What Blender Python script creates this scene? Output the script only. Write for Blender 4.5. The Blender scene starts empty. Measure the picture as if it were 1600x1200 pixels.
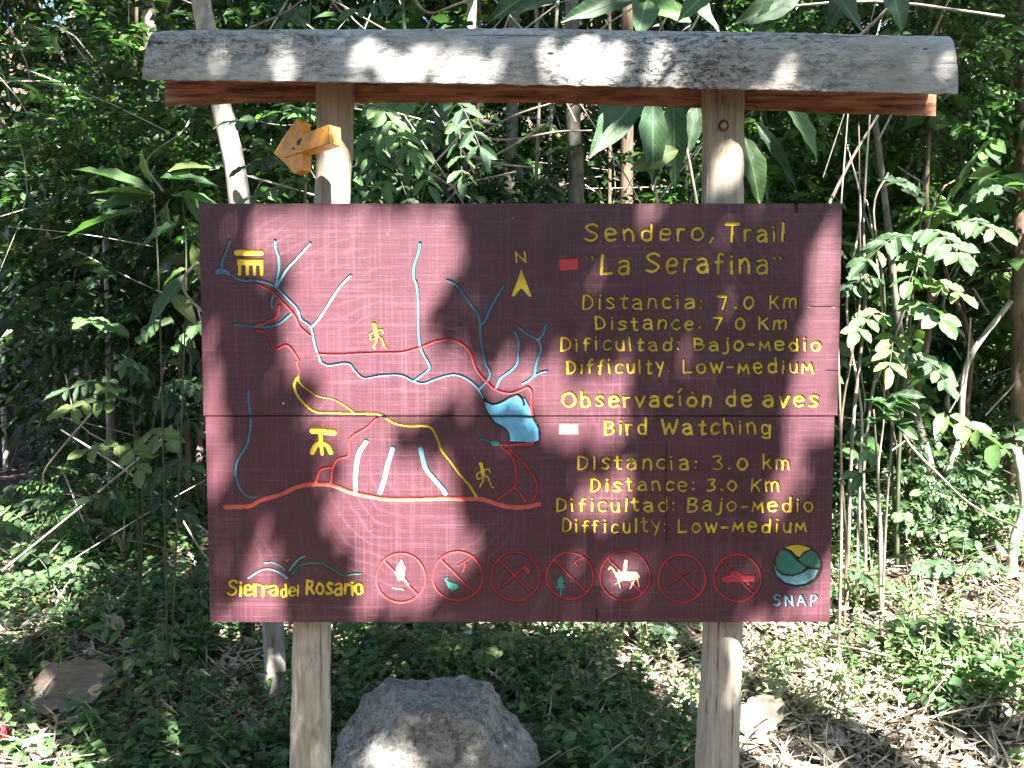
import bpy, math, random
import numpy as np
from mathutils import Vector, Matrix
rng = np.random.default_rng(11)
random.seed(11)
scn = bpy.context.scene
COL = scn.collection
R = math.radians

# ------------------------------------------------------------------ camera, sky, sun, exposure
F = 1385.6                       # focal length in photo pixels (1600 wide)
CAM = np.array([0.0, -2.217, 1.5]); PITCH = R(3.7)
cd = bpy.data.cameras.new('camera'); cam = bpy.data.objects.new('camera', cd); COL.objects.link(cam)
cam.location = CAM; cam.rotation_euler = (R(90) - PITCH, 0, 0)
cd.sensor_width = 36; cd.lens = 36 * F / 1600; cd.clip_end = 500; cd.clip_start = 0.05
scn.camera = cam
SUN = np.array([0.5, -1.0, 1.5]); SUN = SUN / np.linalg.norm(SUN)      # direction towards the sun
w = bpy.data.worlds.new("World"); scn.world = w; w.use_nodes = True
nt = w.node_tree; bg = nt.nodes['Background']
sky = nt.nodes.new('ShaderNodeTexSky'); sky.sky_type = 'NISHITA'; sky.sun_disc = False
sky.sun_elevation = math.asin(SUN[2]); sky.sun_rotation = math.atan2(SUN[0], SUN[1])
nt.links.new(sky.outputs[0], bg.inputs[0]); bg.inputs[1].default_value = 0.05
sl = bpy.data.lights.new('sun', 'SUN'); sl.energy = 5.0; sl.angle = R(0.53); sl.color = (1, 0.96, 0.9)
so = bpy.data.objects.new('sun', sl); COL.objects.link(so)
so.rotation_euler = Vector(SUN).to_track_quat('Z', 'Y').to_euler(); so.location = (2, -4, 8)
scn.view_settings.view_transform = 'Standard'; scn.view_settings.look = 'None'
scn.view_settings.gamma = 1; scn.view_settings.use_curve_mapping = False
scn.view_settings.exposure = 3.25
scn.render.engine = 'CYCLES'
scn.cycles.max_bounces = 6; scn.cycles.diffuse_bounces = 3; scn.cycles.transmission_bounces = 3; scn.cycles.glossy_bounces = 2

def at(px, py, Y):
    """photo pixel -> world point on the plane y = Y"""
    cx, cy = (px - 800) / F, (600 - py) / F
    d = np.array([cx, math.cos(PITCH) + cy * math.sin(PITCH), -math.sin(PITCH) + cy * math.cos(PITCH)])
    return CAM + d * ((Y - CAM[1]) / d[1])

def hit(px, py):
    """where the sight line through a photo pixel meets the ground"""
    for Y in np.arange(.1, 12, .02):
        p = at(px, py, Y)
        if p[2] <= gz(p[0], p[1]): return p
    return p

# ------------------------------------------------------------------ helpers
def tag(o, label=None, cat=None, group=None, kind=None):
    if label: o['label'] = label
    if cat: o['category'] = cat
    if group: o['group'] = group
    if kind: o['kind'] = kind
    return o
def empty(name, loc=(0, 0, 0), label=None, cat=None, group=None):
    o = bpy.data.objects.new(name, None); COL.objects.link(o); o.location = tuple(loc); o.empty_display_size = 0.1
    return tag(o, label, cat, group)
def mesh_from(name, V, faces, mats, smooth=True, midx=None):
    """faces: list of int arrays (n,k)"""
    me = bpy.data.meshes.new(name)
    V = np.asarray(V, dtype=np.float32)
    me.vertices.add(len(V)); me.vertices.foreach_set('co', V.ravel())
    loops = np.concatenate([np.asarray(f, dtype=np.int32).ravel() for f in faces])
    tot = np.concatenate([np.full(len(f), np.asarray(f).shape[1], dtype=np.int32) for f in faces])
    st = np.concatenate([[0], np.cumsum(tot)[:-1]]).astype(np.int32)
    me.loops.add(len(loops)); me.loops.foreach_set('vertex_index', loops)
    me.polygons.add(len(tot)); me.polygons.foreach_set('loop_start', st); me.polygons.foreach_set('loop_total', tot)
    if midx is not None: me.polygons.foreach_set('material_index', np.asarray(midx, dtype=np.int32))
    for m in (mats if isinstance(mats, (list, tuple)) else [mats]): me.materials.append(m)
    me.update(calc_edges=True)
    me.polygons.foreach_set('use_smooth', np.full(len(tot), smooth, dtype=bool))
    return me
def link(name, me, parent=None, loc=None):
    o = bpy.data.objects.new(name, me); COL.objects.link(o)
    if parent is not None:
        o.parent = parent
        o.matrix_parent_inverse = Matrix.Translation(-Vector(parent.location))
    if loc is not None: o.location = loc
    return o
class MB:
    def __init__(s): s.V = []; s.Q = []; s.T = []; s.n = 0
    def add(s, V, quads=None, tris=None):
        V = np.asarray(V, float)
        if quads is not None and len(quads): s.Q.append(np.asarray(quads) + s.n)
        if tris is not None and len(tris): s.T.append(np.asarray(tris) + s.n)
        s.V.append(V); s.n += len(V)
    def mesh(s, name, mat, smooth=True):
        fs = []
        if s.Q: fs.append(np.concatenate(s.Q))
        if s.T: fs.append(np.concatenate(s.T))
        return mesh_from(name, np.concatenate(s.V), fs, mat, smooth)
    def build(s, name, mat, parent=None, smooth=True):
        return link(name, s.mesh(name, mat, smooth), parent)
    def tube(s, pts, rad, seg=6, jitter=0.0, caps=True):
        P = np.asarray(pts, float); n = len(P)
        rad = np.full(n, rad) if np.isscalar(rad) else np.asarray(rad, float)
        T = np.gradient(P, axis=0); T /= np.linalg.norm(T, axis=1)[:, None] + 1e-9
        up = np.array([0.13, 0.99, 0.05]) if abs(T[0][1]) < 0.9 else np.array([0, 0.05, 1.0])
        A = np.cross(T, up); A /= np.linalg.norm(A, axis=1)[:, None] + 1e-9
        B = np.cross(T, A)
        a = np.linspace(0, 2 * np.pi, seg, endpoint=False)
        rr = rad[:, None] * (1 + (rng.normal(0, jitter, (n, seg)) if jitter else 0))
        V = P[:, None, :] + rr[..., None] * (np.cos(a)[None, :, None] * A[:, None, :] + np.sin(a)[None, :, None] * B[:, None, :])
        i = np.arange(n - 1)[:, None] * seg; j = np.arange(seg)[None, :]; k = (j + 1) % seg
        q = np.stack([i + j, i + k, i + seg + k, i + seg + j], -1).reshape(-1, 4)
        V = V.reshape(-1, 3); tr = []
        if caps:
            V = np.concatenate([V, P[:1], P[-1:]]); c0, c1 = n * seg, n * seg + 1
            for jj in range(seg):
                kk = (jj + 1) % seg
                tr.append((c0, kk, jj)); tr.append((c1, (n - 1) * seg + jj, (n - 1) * seg + kk))
        s.add(V, q, tr if tr else None)
def spline(pts, n=24):
    """catmull-rom through pts"""
    P = np.asarray(pts, float)
    if len(P) < 3: return P[0] + np.linspace(0, 1, n)[:, None] * (P[-1] - P[0])
    Q = np.concatenate([[2 * P[0] - P[1]], P, [2 * P[-1] - P[-2]]])
    out = []; m = max(2, n // (len(P) - 1))
    for i in range(1, len(Q) - 2):
        t = np.linspace(0, 1, m, endpoint=False)[:, None]
        p0, p1, p2, p3 = Q[i - 1], Q[i], Q[i + 1], Q[i + 2]
        out.append(0.5 * (2 * p1 + (p2 - p0) * t + (2 * p0 - 5 * p1 + 4 * p2 - p3) * t ** 2 + (3 * p1 - p0 - 3 * p2 + p3) * t ** 3))
    out.append(P[-1:]); return np.concatenate(out)

# leaf templates: (s along, w across, h up) ; faces
HI = (np.array([[0, 0, 0], [.22, .42, .05], [.22, 0, -.02], [.22, -.42, .05], [.55, .5, .0], [.55, 0, -.06], [.55, -.5, .0], [.82, .25, -.1], [.82, 0, -.13], [.82, -.25, -.1], [1, 0, -.22]], float),
      np.array([[1, 2, 5, 4], [2, 3, 6, 5], [4, 5, 8, 7], [5, 6, 9, 8]]), np.array([[0, 2, 1], [0, 3, 2], [7, 8, 10], [8, 9, 10]]))
MI = (np.array([[0, 0, 0], [.42, .5, .06], [.45, 0, -.03], [.42, -.5, .06], [1, 0, -.12]], float), None,
      np.array([[0, 2, 1], [0, 3, 2], [1, 2, 4], [2, 3, 4]]))
LO = (np.array([[0, 0, 0], [.45, .5, .05], [1, 0, -.08], [.45, -.5, .05]], float), None, np.array([[0, 2, 1], [0, 3, 2]]))
FL = (LO[0] * np.array([1, 1, 0]), None, LO[2])
def norm(a): return a / (np.linalg.norm(a, axis=-1, keepdims=True) + 1e-9)
def leaf_batch(mb, P, D, N, L, W, tpl=MI):
    P = np.asarray(P, float); D = norm(np.asarray(D, float)); n = len(P)
    S = norm(np.cross(D, np.asarray(N, float))); U = np.cross(S, D)
    L = np.broadcast_to(L, (n,)); W = np.broadcast_to(W, (n,))
    t, q, tr = tpl; m = len(t)
    V = P[:, None, :] + t[None, :, 0, None] * (D * L[:, None])[:, None, :] + t[None, :, 1, None] * (S * W[:, None])[:, None, :] \
        + t[None, :, 2, None] * (U * L[:, None])[:, None, :]
    off = (np.arange(n) * m)[:, None, None]
    mb.add(V.reshape(-1, 3), None if q is None else (q[None] + off).reshape(-1, 4), (tr[None] + off).reshape(-1, 3))
def rdir(n, zmin=-1, zmax=1):
    z = rng.uniform(zmin, zmax, n); a = rng.uniform(0, 2 * np.pi, n); r = np.sqrt(1 - z * z)
    return np.stack([r * np.cos(a), r * np.sin(a), z], 1)

# ------------------------------------------------------------------ materials
def newmat(name):
    m = bpy.data.materials.new(name); m.use_nodes = True
    return m, m.node_tree.nodes, m.node_tree.links, m.node_tree.nodes['Principled BSDF']
def ramp(ns, lk, src, stops, interp='LINEAR'):
    r = ns.new('ShaderNodeValToRGB'); r.color_ramp.interpolation = interp
    el = r.color_ramp.elements
    while len(el) < len(stops): el.new(0.5)
    for e, (p, c) in zip(el, stops): e.position = p; e.color = (*c, 1)
    lk.new(src, r.inputs[0]); return r.outputs[0]
def coords(ns, lk, scale=(1, 1, 1), src='Object', rot=(0, 0, 0)):
    tc = ns.new('ShaderNodeTexCoord'); mp = ns.new('ShaderNodeMapping')
    mp.inputs['Scale'].default_value = scale; mp.inputs['Rotation'].default_value = rot
    lk.new(tc.outputs[src], mp.inputs[0]); return mp.outputs[0]
def noise(ns, lk, vec, sc, det=4, rough=.6, dist=0):
    n = ns.new('ShaderNodeTexNoise'); n.inputs['Scale'].default_value = sc; n.inputs['Detail'].default_value = det
    n.inputs['Roughness'].default_value = rough; n.inputs['Distortion'].default_value = dist
    lk.new(vec, n.inputs['Vector']); return n.outputs['Fac']
def mix(ns, lk, fac, a, b, mode='MIX'):
    m = ns.new('ShaderNodeMix'); m.data_type = 'RGBA'; m.blend_type = mode
    for i, v in ((0, fac), (6, a), (7, b)):
        if isinstance(v, (int, float)): m.inputs[i].default_value = v
        elif isinstance(v, tuple): m.inputs[i].default_value = (*v, 1)
        else: lk.new(v, m.inputs[i])
    return m.outputs[2]
def bump(ns, lk, h, strength, dist, b, prev=None):
    n = ns.new('ShaderNodeBump'); n.inputs['Strength'].default_value = strength; n.inputs['Distance'].default_value = dist
    lk.new(h, n.inputs['Height'])
    if prev is not None: lk.new(prev, n.inputs['Normal'])
    lk.new(n.outputs[0], b.inputs['Normal']); return n.outputs[0]

def leaf_mat(name, c1, c2, c3=None, rough=0.42, trans=0.3, tcol=None, veins=False):
    m, ns, lk, b = newmat(name)
    grey = lambda c: None if c is None else tuple(.8 * x + .2 * (.25 * c[0] + .65 * c[1] + .1 * c[2]) for x in c)
    c1, c2, c3 = grey(c1), grey(c2), grey(c3)
    g = ns.new('ShaderNodeNewGeometry'); oi = ns.new('ShaderNodeObjectInfo')
    ad = ns.new('ShaderNodeMath'); ad.operation = 'ADD'; lk.new(g.outputs['Random Per Island'], ad.inputs[0]); lk.new(oi.outputs['Random'], ad.inputs[1])
    fr = ns.new('ShaderNodeMath'); fr.operation = 'FRACT'; lk.new(ad.outputs[0], fr.inputs[0])
    col = ramp(ns, lk, fr.outputs[0], [(0, c1), (.8, c2), (1, c3 or c2)])
    v = noise(ns, lk, coords(ns, lk, src='Object'), 38, 3)
    col = mix(ns, lk, 0.5, col, ramp(ns, lk, v, [(.3, (.5, .5, .45)), (.7, (1.25, 1.25, 1.15))]), 'MULTIPLY')
    vh = None
    if veins:                                            # leaf lies along its own x axis: midrib and slanting side veins
        tc = ns.new('ShaderNodeTexCoord'); sp = ns.new('ShaderNodeSeparateXYZ'); lk.new(tc.outputs['Object'], sp.inputs[0])
        def mth(op, a_, b2=None, c2_=None):
            q = ns.new('ShaderNodeMath'); q.operation = op
            for i_, v_ in enumerate((a_, b2, c2_)):
                if v_ is None: continue
                if isinstance(v_, (int, float)): q.inputs[i_].default_value = v_
                else: lk.new(v_, q.inputs[i_])
            return q.outputs[0]
        ay = mth('ABSOLUTE', sp.outputs[1]); mid = mth('LESS_THAN', ay, .022)
        ph = mth('FRACT', mth('MULTIPLY', mth('SUBTRACT', sp.outputs[0], mth('MULTIPLY', ay, .5)), 11.0)); side = mth('LESS_THAN', ph, .09)
        vm = mth('MAXIMUM', mid, mth('MULTIPLY', side, .45)); vh = vm
        col = mix(ns, lk, mth('MULTIPLY', vm, .55), col, tuple(min(.5, x * 2.2 + .05) for x in c2))
        sn = noise(ns, lk, coords(ns, lk, src='Object'), 9, 5, .8)
        col = mix(ns, lk, ramp(ns, lk, sn, [(.66, (0, 0, 0)), (.72, (.8, .8, .8))]), col, (.16, .11, .04))
    lk.new(col, b.inputs['Base Color']); b.inputs['Roughness'].default_value = rough
    b.inputs['Specular IOR Level'].default_value = 0.5
    bp_ = bump(ns, lk, noise(ns, lk, coords(ns, lk, src='Object'), 60, 2), 0.3, 0.01, b)
    if vh is not None: bump(ns, lk, vh, .6, .004, b, bp_)
    t = ns.new('ShaderNodeBsdfTranslucent'); tc = mix(ns, lk, 1.0, col, tcol or (1.2, 1.7, .65), 'MULTIPLY'); lk.new(tc, t.inputs[0])
    mx = ns.new('ShaderNodeMixShader'); mx.inputs[0].default_value = trans
    lk.new(b.outputs[0], mx.inputs[1]); lk.new(t.outputs[0], mx.inputs[2])
    lk.new(mx.outputs[0], ns['Material Output'].inputs[0]); return m
M = {}
M['leaf_dark'] = leaf_mat('leaf_dark', (.014, .04, .016), (.034, .085, .028), (.07, .11, .03), rough=.34)
M['leaf_mid'] = leaf_mat('leaf_mid', (.022, .065, .02), (.05, .125, .035), (.12, .16, .045), rough=.36)
M['leaf_bright'] = leaf_mat('leaf_bright', (.05, .13, .03), (.09, .2, .045), (.17, .24, .06), trans=.35)
M['leaf_yellow'] = leaf_mat('leaf_yellow', (.1, .17, .03), (.17, .24, .045), (.25, .26, .06), trans=.4)
M['leaf_glossy'] = leaf_mat('leaf_glossy', (.03, .10, .035), (.055, .14, .05), (.08, .18, .06), rough=.3, trans=.22)
for k_ in ('leaf_dark', 'leaf_mid', 'leaf_bright', 'leaf_yellow', 'leaf_glossy'):
    M[k_ + '_v'] = leaf_mat(k_ + '_veined', *{'leaf_dark': ((.014, .04, .016), (.034, .085, .028)), 'leaf_mid': ((.022, .065, .02), (.05, .125, .035), (.1, .15, .04)), 'leaf_bright': ((.05, .13, .03), (.09, .2, .045), (.15, .24, .06)),
        'leaf_yellow': ((.1, .17, .03), (.17, .24, .045)), 'leaf_glossy': ((.025, .09, .03), (.05, .13, .045))}[k_], rough=.36, veins=True)
M['litter'] = leaf_mat('litter', (.2, .16, .11), (.5, .44, .35), (.66, .62, .54), rough=.75, trans=.12, tcol=(1, .9, .7))
M['litter_dark'] = leaf_mat('litter_dark', (.05, .03, .022), (.13, .075, .055), (.2, .13, .1), rough=.7, trans=.05, tcol=(1, .8, .6))
M['straw'] = leaf_mat('straw', (.3, .25, .16), (.5, .44, .31), (.58, .54, .42), rough=.7, trans=.12, tcol=(1, .95, .7))
M['red_leaf'] = leaf_mat('red_leaf', (.3, .01, .02), (.35, .02, .03), rough=.5, tcol=(1.2, .5, .4))

def bark_mat(name, dark, light, sc=(14, 14, 3), spots=None, rough=.85, bmp=.5):
    m, ns, lk, b = newmat(name)
    v = coords(ns, lk, sc); n1 = noise(ns, lk, v, 2.5, 8, .65, .4)
    col = ramp(ns, lk, n1, [(.3, dark), (.62, light)])
    n2 = noise(ns, lk, coords(ns, lk), 6, 5, .6)
    col = mix(ns, lk, ramp(ns, lk, n2, [(.52, (0, 0, 0)), (.66, (1, 1, 1))]), col, spots or tuple(x * 1.25 for x in light))
    lk.new(col, b.inputs['Base Color']); b.inputs['Roughness'].default_value = rough
    bump(ns, lk, n1, bmp, .01, b); return m
M['bark_white'] = bark_mat('bark_white', (.16, .13, .10), (.44, .41, .35), bmp=.5)
M['bark_grey'] = bark_mat('bark_grey', (.06, .05, .04), (.17, .15, .115), spots=(.22, .24, .19))
M['bark_brown'] = bark_mat('bark_brown', (.05, .032, .02), (.17, .11, .07))
M['stem_green'] = bark_mat('stem_green', (.03, .04, .02), (.08, .09, .045))
M['twig'] = bark_mat('twig', (.10, .08, .06), (.28, .24, .19))

def weathered_log():
    m, ns, lk, b = newmat('weathered_log')
    v = coords(ns, lk, (3, 14, 14)); n1 = noise(ns, lk, v, 4, 12, .8, .5)
    col = ramp(ns, lk, n1, [(.34, (.12, .11, .10)), (.42, (.43, .42, .40)), (.56, (.6, .59, .57)), (.7, (.74, .73, .70))])
    n2 = noise(ns, lk, coords(ns, lk, (1, 1.5, 1.5)), 3.2, 4, .6)                     # tan and darker stained zones
    col = mix(ns, lk, ramp(ns, lk, n2, [(.45, (0, 0, 0)), (.7, (.7, .7, .7))]), col, (.33, .29, .21))
    n5 = noise(ns, lk, coords(ns, lk, (.7, 2, 2)), 2.1, 7, .75)
    n6 = noise(ns, lk, coords(ns, lk, (1.5, 3, 3)), 30, 6, .85)
    f5 = mix(ns, lk, 1.0, ramp(ns, lk, n5, [(.44, (0, 0, 0)), (.6, (1, 1, 1))]), ramp(ns, lk, n6, [(.46, (0, 0, 0)), (.56, (1, 1, 1))]), 'MULTIPLY')
    col = mix(ns, lk, f5, col, (.055, .05, .05))
    vo = ns.new('ShaderNodeTexVoronoi'); vo.inputs['Scale'].default_value = 60; lk.new(coords(ns, lk, (.7, 1, 1)), vo.inputs['Vector']); vo.inputs['Randomness'].default_value = 1   # lichen discs
    n3 = noise(ns, lk, coords(ns, lk), 7, 3)
    li = mix(ns, lk, 1.0, ramp(ns, lk, vo.outputs['Distance'], [(.22, (.8, .8, .8)), (.5, (0, 0, 0))]), ramp(ns, lk, n3, [(.56, (0, 0, 0)), (.66, (1, 1, 1))]), 'MULTIPLY')
    col = mix(ns, lk, li, col, (.58, .58, .52))
    n7 = noise(ns, lk, coords(ns, lk, (.9, 42, 42)), 1.6, 4, .55, .25)                      # long drying cracks
    col = mix(ns, lk, ramp(ns, lk, n7, [(.645, (0, 0, 0)), (.67, (.9, .9, .9))]), col, (.05, .04, .035))
    v2 = ns.new('ShaderNodeTexVoronoi'); v2.inputs['Scale'].default_value = 8; lk.new(coords(ns, lk, (1, 2, 2.6)), v2.inputs['Vector'])    # small knot holes
    col = mix(ns, lk, ramp(ns, lk, v2.outputs['Distance'], [(.05, (1, 1, 1)), (.085, (0, 0, 0))]), col, (.02, .015, .012))
    lk.new(col, b.inputs['Base Color']); b.inputs['Roughness'].default_value = .85
    p = bump(ns, lk, n1, .8, .012, b); bump(ns, lk, noise(ns, lk, coords(ns, lk, (3, 40, 40)), 3, 6, .7), .5, .006, b, p)
    return m
M['log'] = weathered_log()
def red_beam():
    m, ns, lk, b = newmat('reddish_beam'); n1 = noise(ns, lk, coords(ns, lk, (1.5, 16, 16)), 4, 8, .7, .5)
    lk.new(ramp(ns, lk, n1, [(.36, (.08, .035, .022)), (.5, (.36, .155, .08)), (.66, (.62, .34, .2))]), b.inputs['Base Color'])
    b.inputs['Roughness'].default_value = .8; bump(ns, lk, n1, .7, .008, b); return m
M['beam'] = red_beam()
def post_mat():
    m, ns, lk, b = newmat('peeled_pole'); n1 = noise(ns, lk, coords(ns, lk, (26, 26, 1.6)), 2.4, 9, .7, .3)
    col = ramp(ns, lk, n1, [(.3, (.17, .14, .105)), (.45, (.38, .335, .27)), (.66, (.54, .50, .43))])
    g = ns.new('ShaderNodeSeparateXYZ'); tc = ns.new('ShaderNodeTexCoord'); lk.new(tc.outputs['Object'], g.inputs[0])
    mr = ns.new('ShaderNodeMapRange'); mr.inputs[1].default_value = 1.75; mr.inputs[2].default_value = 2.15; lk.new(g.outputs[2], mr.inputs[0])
    col = mix(ns, lk, mr.outputs[0], col, (.5, .38, .24), 'MULTIPLY')         # browner and darker towards the upper ends
    n2 = noise(ns, lk, coords(ns, lk, (4, 4, 1.5)), 5, 6, .7)
    col = mix(ns, lk, ramp(ns, lk, n2, [(.55, (0, 0, 0)), (.72, (.8, .8, .8))]), col, (.17, .13, .10))
    n3 = noise(ns, lk, coords(ns, lk, (60, 60, 1.1)), 1.5, 2, .5)
    col = mix(ns, lk, ramp(ns, lk, n3, [(.66, (0, 0, 0)), (.7, (1, 1, 1))]), col, (.09, .06, .04))   # drying cracks
    lk.new(col, b.inputs['Base Color']); b.inputs['Roughness'].default_value = .8
    bump(ns, lk, n1, .6, .006, b); return m
M['post'] = post_mat()
def paint_board():
    m, ns, lk, b = newmat('maroon_paint')
    va = noise(ns, lk, coords(ns, lk, (150, 1, 2.5)), 1.0, 6, .75)      # vertical streaks
    vb = noise(ns, lk, coords(ns, lk, (3, 1, 130)), 1.0, 6, .75, .3)      # horizontal grain
    wide = noise(ns, lk, coords(ns, lk, (1, 1, 1)), 3.0, 4, .6)
    base = ramp(ns, lk, wide, [(.3, (.064, .020, .028)), (.7, (.094, .032, .043))])
    s1 = ramp(ns, lk, va, [(.5, (0, 0, 0)), (.78, (.5, .5, .5))]); s2 = ramp(ns, lk, vb, [(.52, (0, 0, 0)), (.78, (.55, .55, .55))])
    area = ramp(ns, lk, noise(ns, lk, coords(ns, lk, (1.6, 1, 1)), 3.1, 5, .65), [(.36, (.05, .05, .05)), (.66, (1, 1, 1))])
    st = mix(ns, lk, 1.0, mix(ns, lk, 1.0, s1, s2, 'ADD'), area, 'MULTIPLY')
    col = mix(ns, lk, st, base, (.33, .17, .225))
    wv = ns.new('ShaderNodeTexWave'); wv.wave_type = 'RINGS'; wv.rings_direction = 'Y'; wv.inputs['Scale'].default_value = 11; wv.inputs['Distortion'].default_value = 5; wv.inputs['Detail'].default_value = 6; wv.inputs['Detail Scale'].default_value = 1.2
    mp = ns.new('ShaderNodeMapping'); mp.inputs['Location'].default_value = (.25, 0, -1.15); tc = ns.new('ShaderNodeTexCoord'); lk.new(tc.outputs['Object'], mp.inputs[0]); lk.new(mp.outputs[0], wv.inputs['Vector'])
    sw = mix(ns, lk, 1.0, ramp(ns, lk, wv.outputs['Fac'], [(.8, (0, 0, 0)), (1, (.13, .13, .13))]), ramp(ns, lk, noise(ns, lk, coords(ns, lk), 4, 4), [(.5, (0, 0, 0)), (.62, (1, 1, 1))]), 'MULTIPLY')
    col = mix(ns, lk, sw, col, (.3, .16, .19))
    dn = noise(ns, lk, coords(ns, lk, (1, 1, 1)), 60, 5, .85)
    col = mix(ns, lk, ramp(ns, lk, dn, [(.30, (.8, .8, .8)), (.42, (0, 0, 0))]), col, (.05, .02, .025))
    sp = ns.new('ShaderNodeTexVoronoi'); sp.inputs['Scale'].default_value = 9; lk.new(coords(ns, lk), sp.inputs['Vector'])
    col = mix(ns, lk, ramp(ns, lk, sp.outputs['Distance'], [(.018, (1, 1, 1)), (.03, (0, 0, 0))]), col, (.6, .55, .5))
    lk.new(col, b.inputs['Base Color']); b.inputs['Roughness'].default_value = .5
    b.inputs['Specular IOR Level'].default_value = .5
    p = bump(ns, lk, va, .35, .002, b); p = bump(ns, lk, vb, .45, .002, b, p); bump(ns, lk, dn, .3, .002, b, p)
    return m
M['maroon'] = paint_board()
def paint(name, c, rough=.45, var=.25):
    m, ns, lk, b = newmat(name)
    n = noise(ns, lk, coords(ns, lk), 90, 4, .7)
    lk.new(mix(ns, lk, ramp(ns, lk, n, [(.35, (var, var, var)), (.6, (0, 0, 0))]), c, tuple(x * .35 for x in c)), b.inputs['Base Color'])
    oi = ns.new('ShaderNodeObjectInfo'); c0 = b.inputs['Base Color'].links[0].from_socket
    w_ = noise(ns, lk, coords(ns, lk), 22, 5, .75)
    c1_ = mix(ns, lk, ramp(ns, lk, w_, [(.5, (0, 0, 0)), (.68, (.45, .45, .45))]), c0, (.10, .035, .035))
    lk.new(mix(ns, lk, 1.0, c1_, ramp(ns, lk, oi.outputs['Random'], [(0, (.78, .76, .7)), (1, (1.05, 1.05, 1.05))]), 'MULTIPLY'), b.inputs['Base Color'])
    b.inputs['Roughness'].default_value = rough; bump(ns, lk, n, .4, .002, b); return m
M['yellow'] = paint('yellow_paint', (.88, .64, .055)); M['red'] = paint('red_paint', (.62, .055, .07)); M['road'] = paint('orange_red_paint', (.72, .13, .09))
M['blue'] = paint('blue_paint', (.09, .28, .43)); M['sky'] = paint('light_blue_paint', (.22, .52, .62)); M['lake'] = paint('lake_blue_paint', (.16, .48, .72))
M['green'] = paint('green_paint', (.035, .24, .17)); M['teal'] = paint('teal_paint', (.05, .33, .29)); M['cream'] = paint('cream_paint', (.8, .62, .42))
M['orange'] = paint('orange_paint', (.8, .3, .12)); M['black'] = paint('dark_line', (.012, .01, .015)); M['white'] = paint('white_paint', (.75, .74, .7))
M['arrow'] = paint('ochre_paint', (.76, .33, .008), .45, .3); M['groove_shade'] = paint('painted_groove_shade', (.045, .022, .018), .8)  # last one: shadow inside the carved grooves, put into the rim colour

def arrow_end():
    m, ns, lk, b = newmat('worn_yellow_end'); n = noise(ns, lk, coords(ns, lk), 60, 4, .7)
    lk.new(ramp(ns, lk, n, [(.44, (.3, .16, .05)), (.52, (.8, .52, .09))]), b.inputs['Base Color']); b.inputs['Roughness'].default_value = .6; return m
M['arrow_end'] = arrow_end()
def rock_mat(name, dark, light, moss=None):
    m, ns, lk, b = newmat(name); n1 = noise(ns, lk, coords(ns, lk), 13, 12, .8, .5)
    col = ramp(ns, lk, n1, [(.36, dark), (.52, tuple((x + y) / 2 for x, y in zip(dark, light))), (.7, light)])
    n2 = noise(ns, lk, coords(ns, lk), 3, 6, .7, .4)
    col = mix(ns, lk, ramp(ns, lk, n2, [(.48, (0, 0, 0)), (.58, (.75, .75, .75))]), col, moss or dark)
    n5 = noise(ns, lk, coords(ns, lk), 70, 6, .85); col = mix(ns, lk, ramp(ns, lk, n5, [(.40, (.8, .8, .8)), (.48, (0, 0, 0))]), col, tuple(x * .6 for x in dark))
    n4 = noise(ns, lk, coords(ns, lk), 45, 6, .85)
    col = mix(ns, lk, ramp(ns, lk, n4, [(.52, (0, 0, 0)), (.6, (.8, .8, .8))]), col, tuple(min(.6, x * 1.35) for x in light))
    lk.new(col, b.inputs['Base Color']); b.inputs['Roughness'].default_value = .9
    p = bump(ns, lk, n1, .9, .03, b); bump(ns, lk, n4, .7, .006, b, p); return m
M['rock'] = rock_mat('mossy_rock', (.10, .094, .082), (.68, .65, .60), (.27, .26, .22)); M['rock_pale'] = rock_mat('pale_rock', (.14, .13, .12), (.42, .4, .38))
def ground_mat():
    m, ns, lk, b = newmat('forest_soil'); n1 = noise(ns, lk, coords(ns, lk), 5, 10, .7)
    col = ramp(ns, lk, n1, [(.3, (.035, .022, .016)), (.55, (.10, .065, .045)), (.75, (.19, .14, .10))])
    lk.new(col, b.inputs['Base Color']); b.inputs['Roughness'].default_value = .95; bump(ns, lk, n1, 1, .05, b); return m
M['soil'] = ground_mat()
def path_mat():
    m, ns, lk, b = newmat('path_soil'); n1 = noise(ns, lk, coords(ns, lk), 14, 10, .8)
    col = ramp(ns, lk, n1, [(.35, (.025, .014, .012)), (.52, (.07, .036, .03)), (.7, (.17, .11, .09))])
    lk.new(col, b.inputs['Base Color']); b.inputs['Roughness'].default_value = .95; bump(ns, lk, n1, 1, .04, b); return m
M['path'] = path_mat()

# ------------------------------------------------------------------ terrain
def gz(x, y):
    x = np.asarray(x, float); y = np.asarray(y, float)
    s = 0.135 * np.maximum(0, y - 0.6) + 0.012 * np.maximum(0, y - 11) ** 2
    n = .05 * np.sin(1.7 * x + .6) * np.cos(1.3 * y) + .03 * np.sin(3.7 * x + 1.1 * y) + .02 * np.sin(6.1 * y - 2.3 * x) + .012 * np.sin(11 * x) * np.sin(9 * y + 1)
    side = 0.10 * np.maximum(0, x - .8) * (y > -9) * np.clip((y + 1) / 2, 0, 1) * np.exp(-np.maximum(0, x - 4) / 4)
    pc = path_x(y); g = -.12 * np.exp(-((x - pc) / .6) ** 2) * np.clip((y - 1.5) / 2, 0, 1)
    return s + n * np.clip(y + 3, .3, 1) + side + g
def path_x(y): return -2.45 - .33 * np.asarray(y, float) - .12 * np.sin(np.asarray(y, float) * .5)
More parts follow.
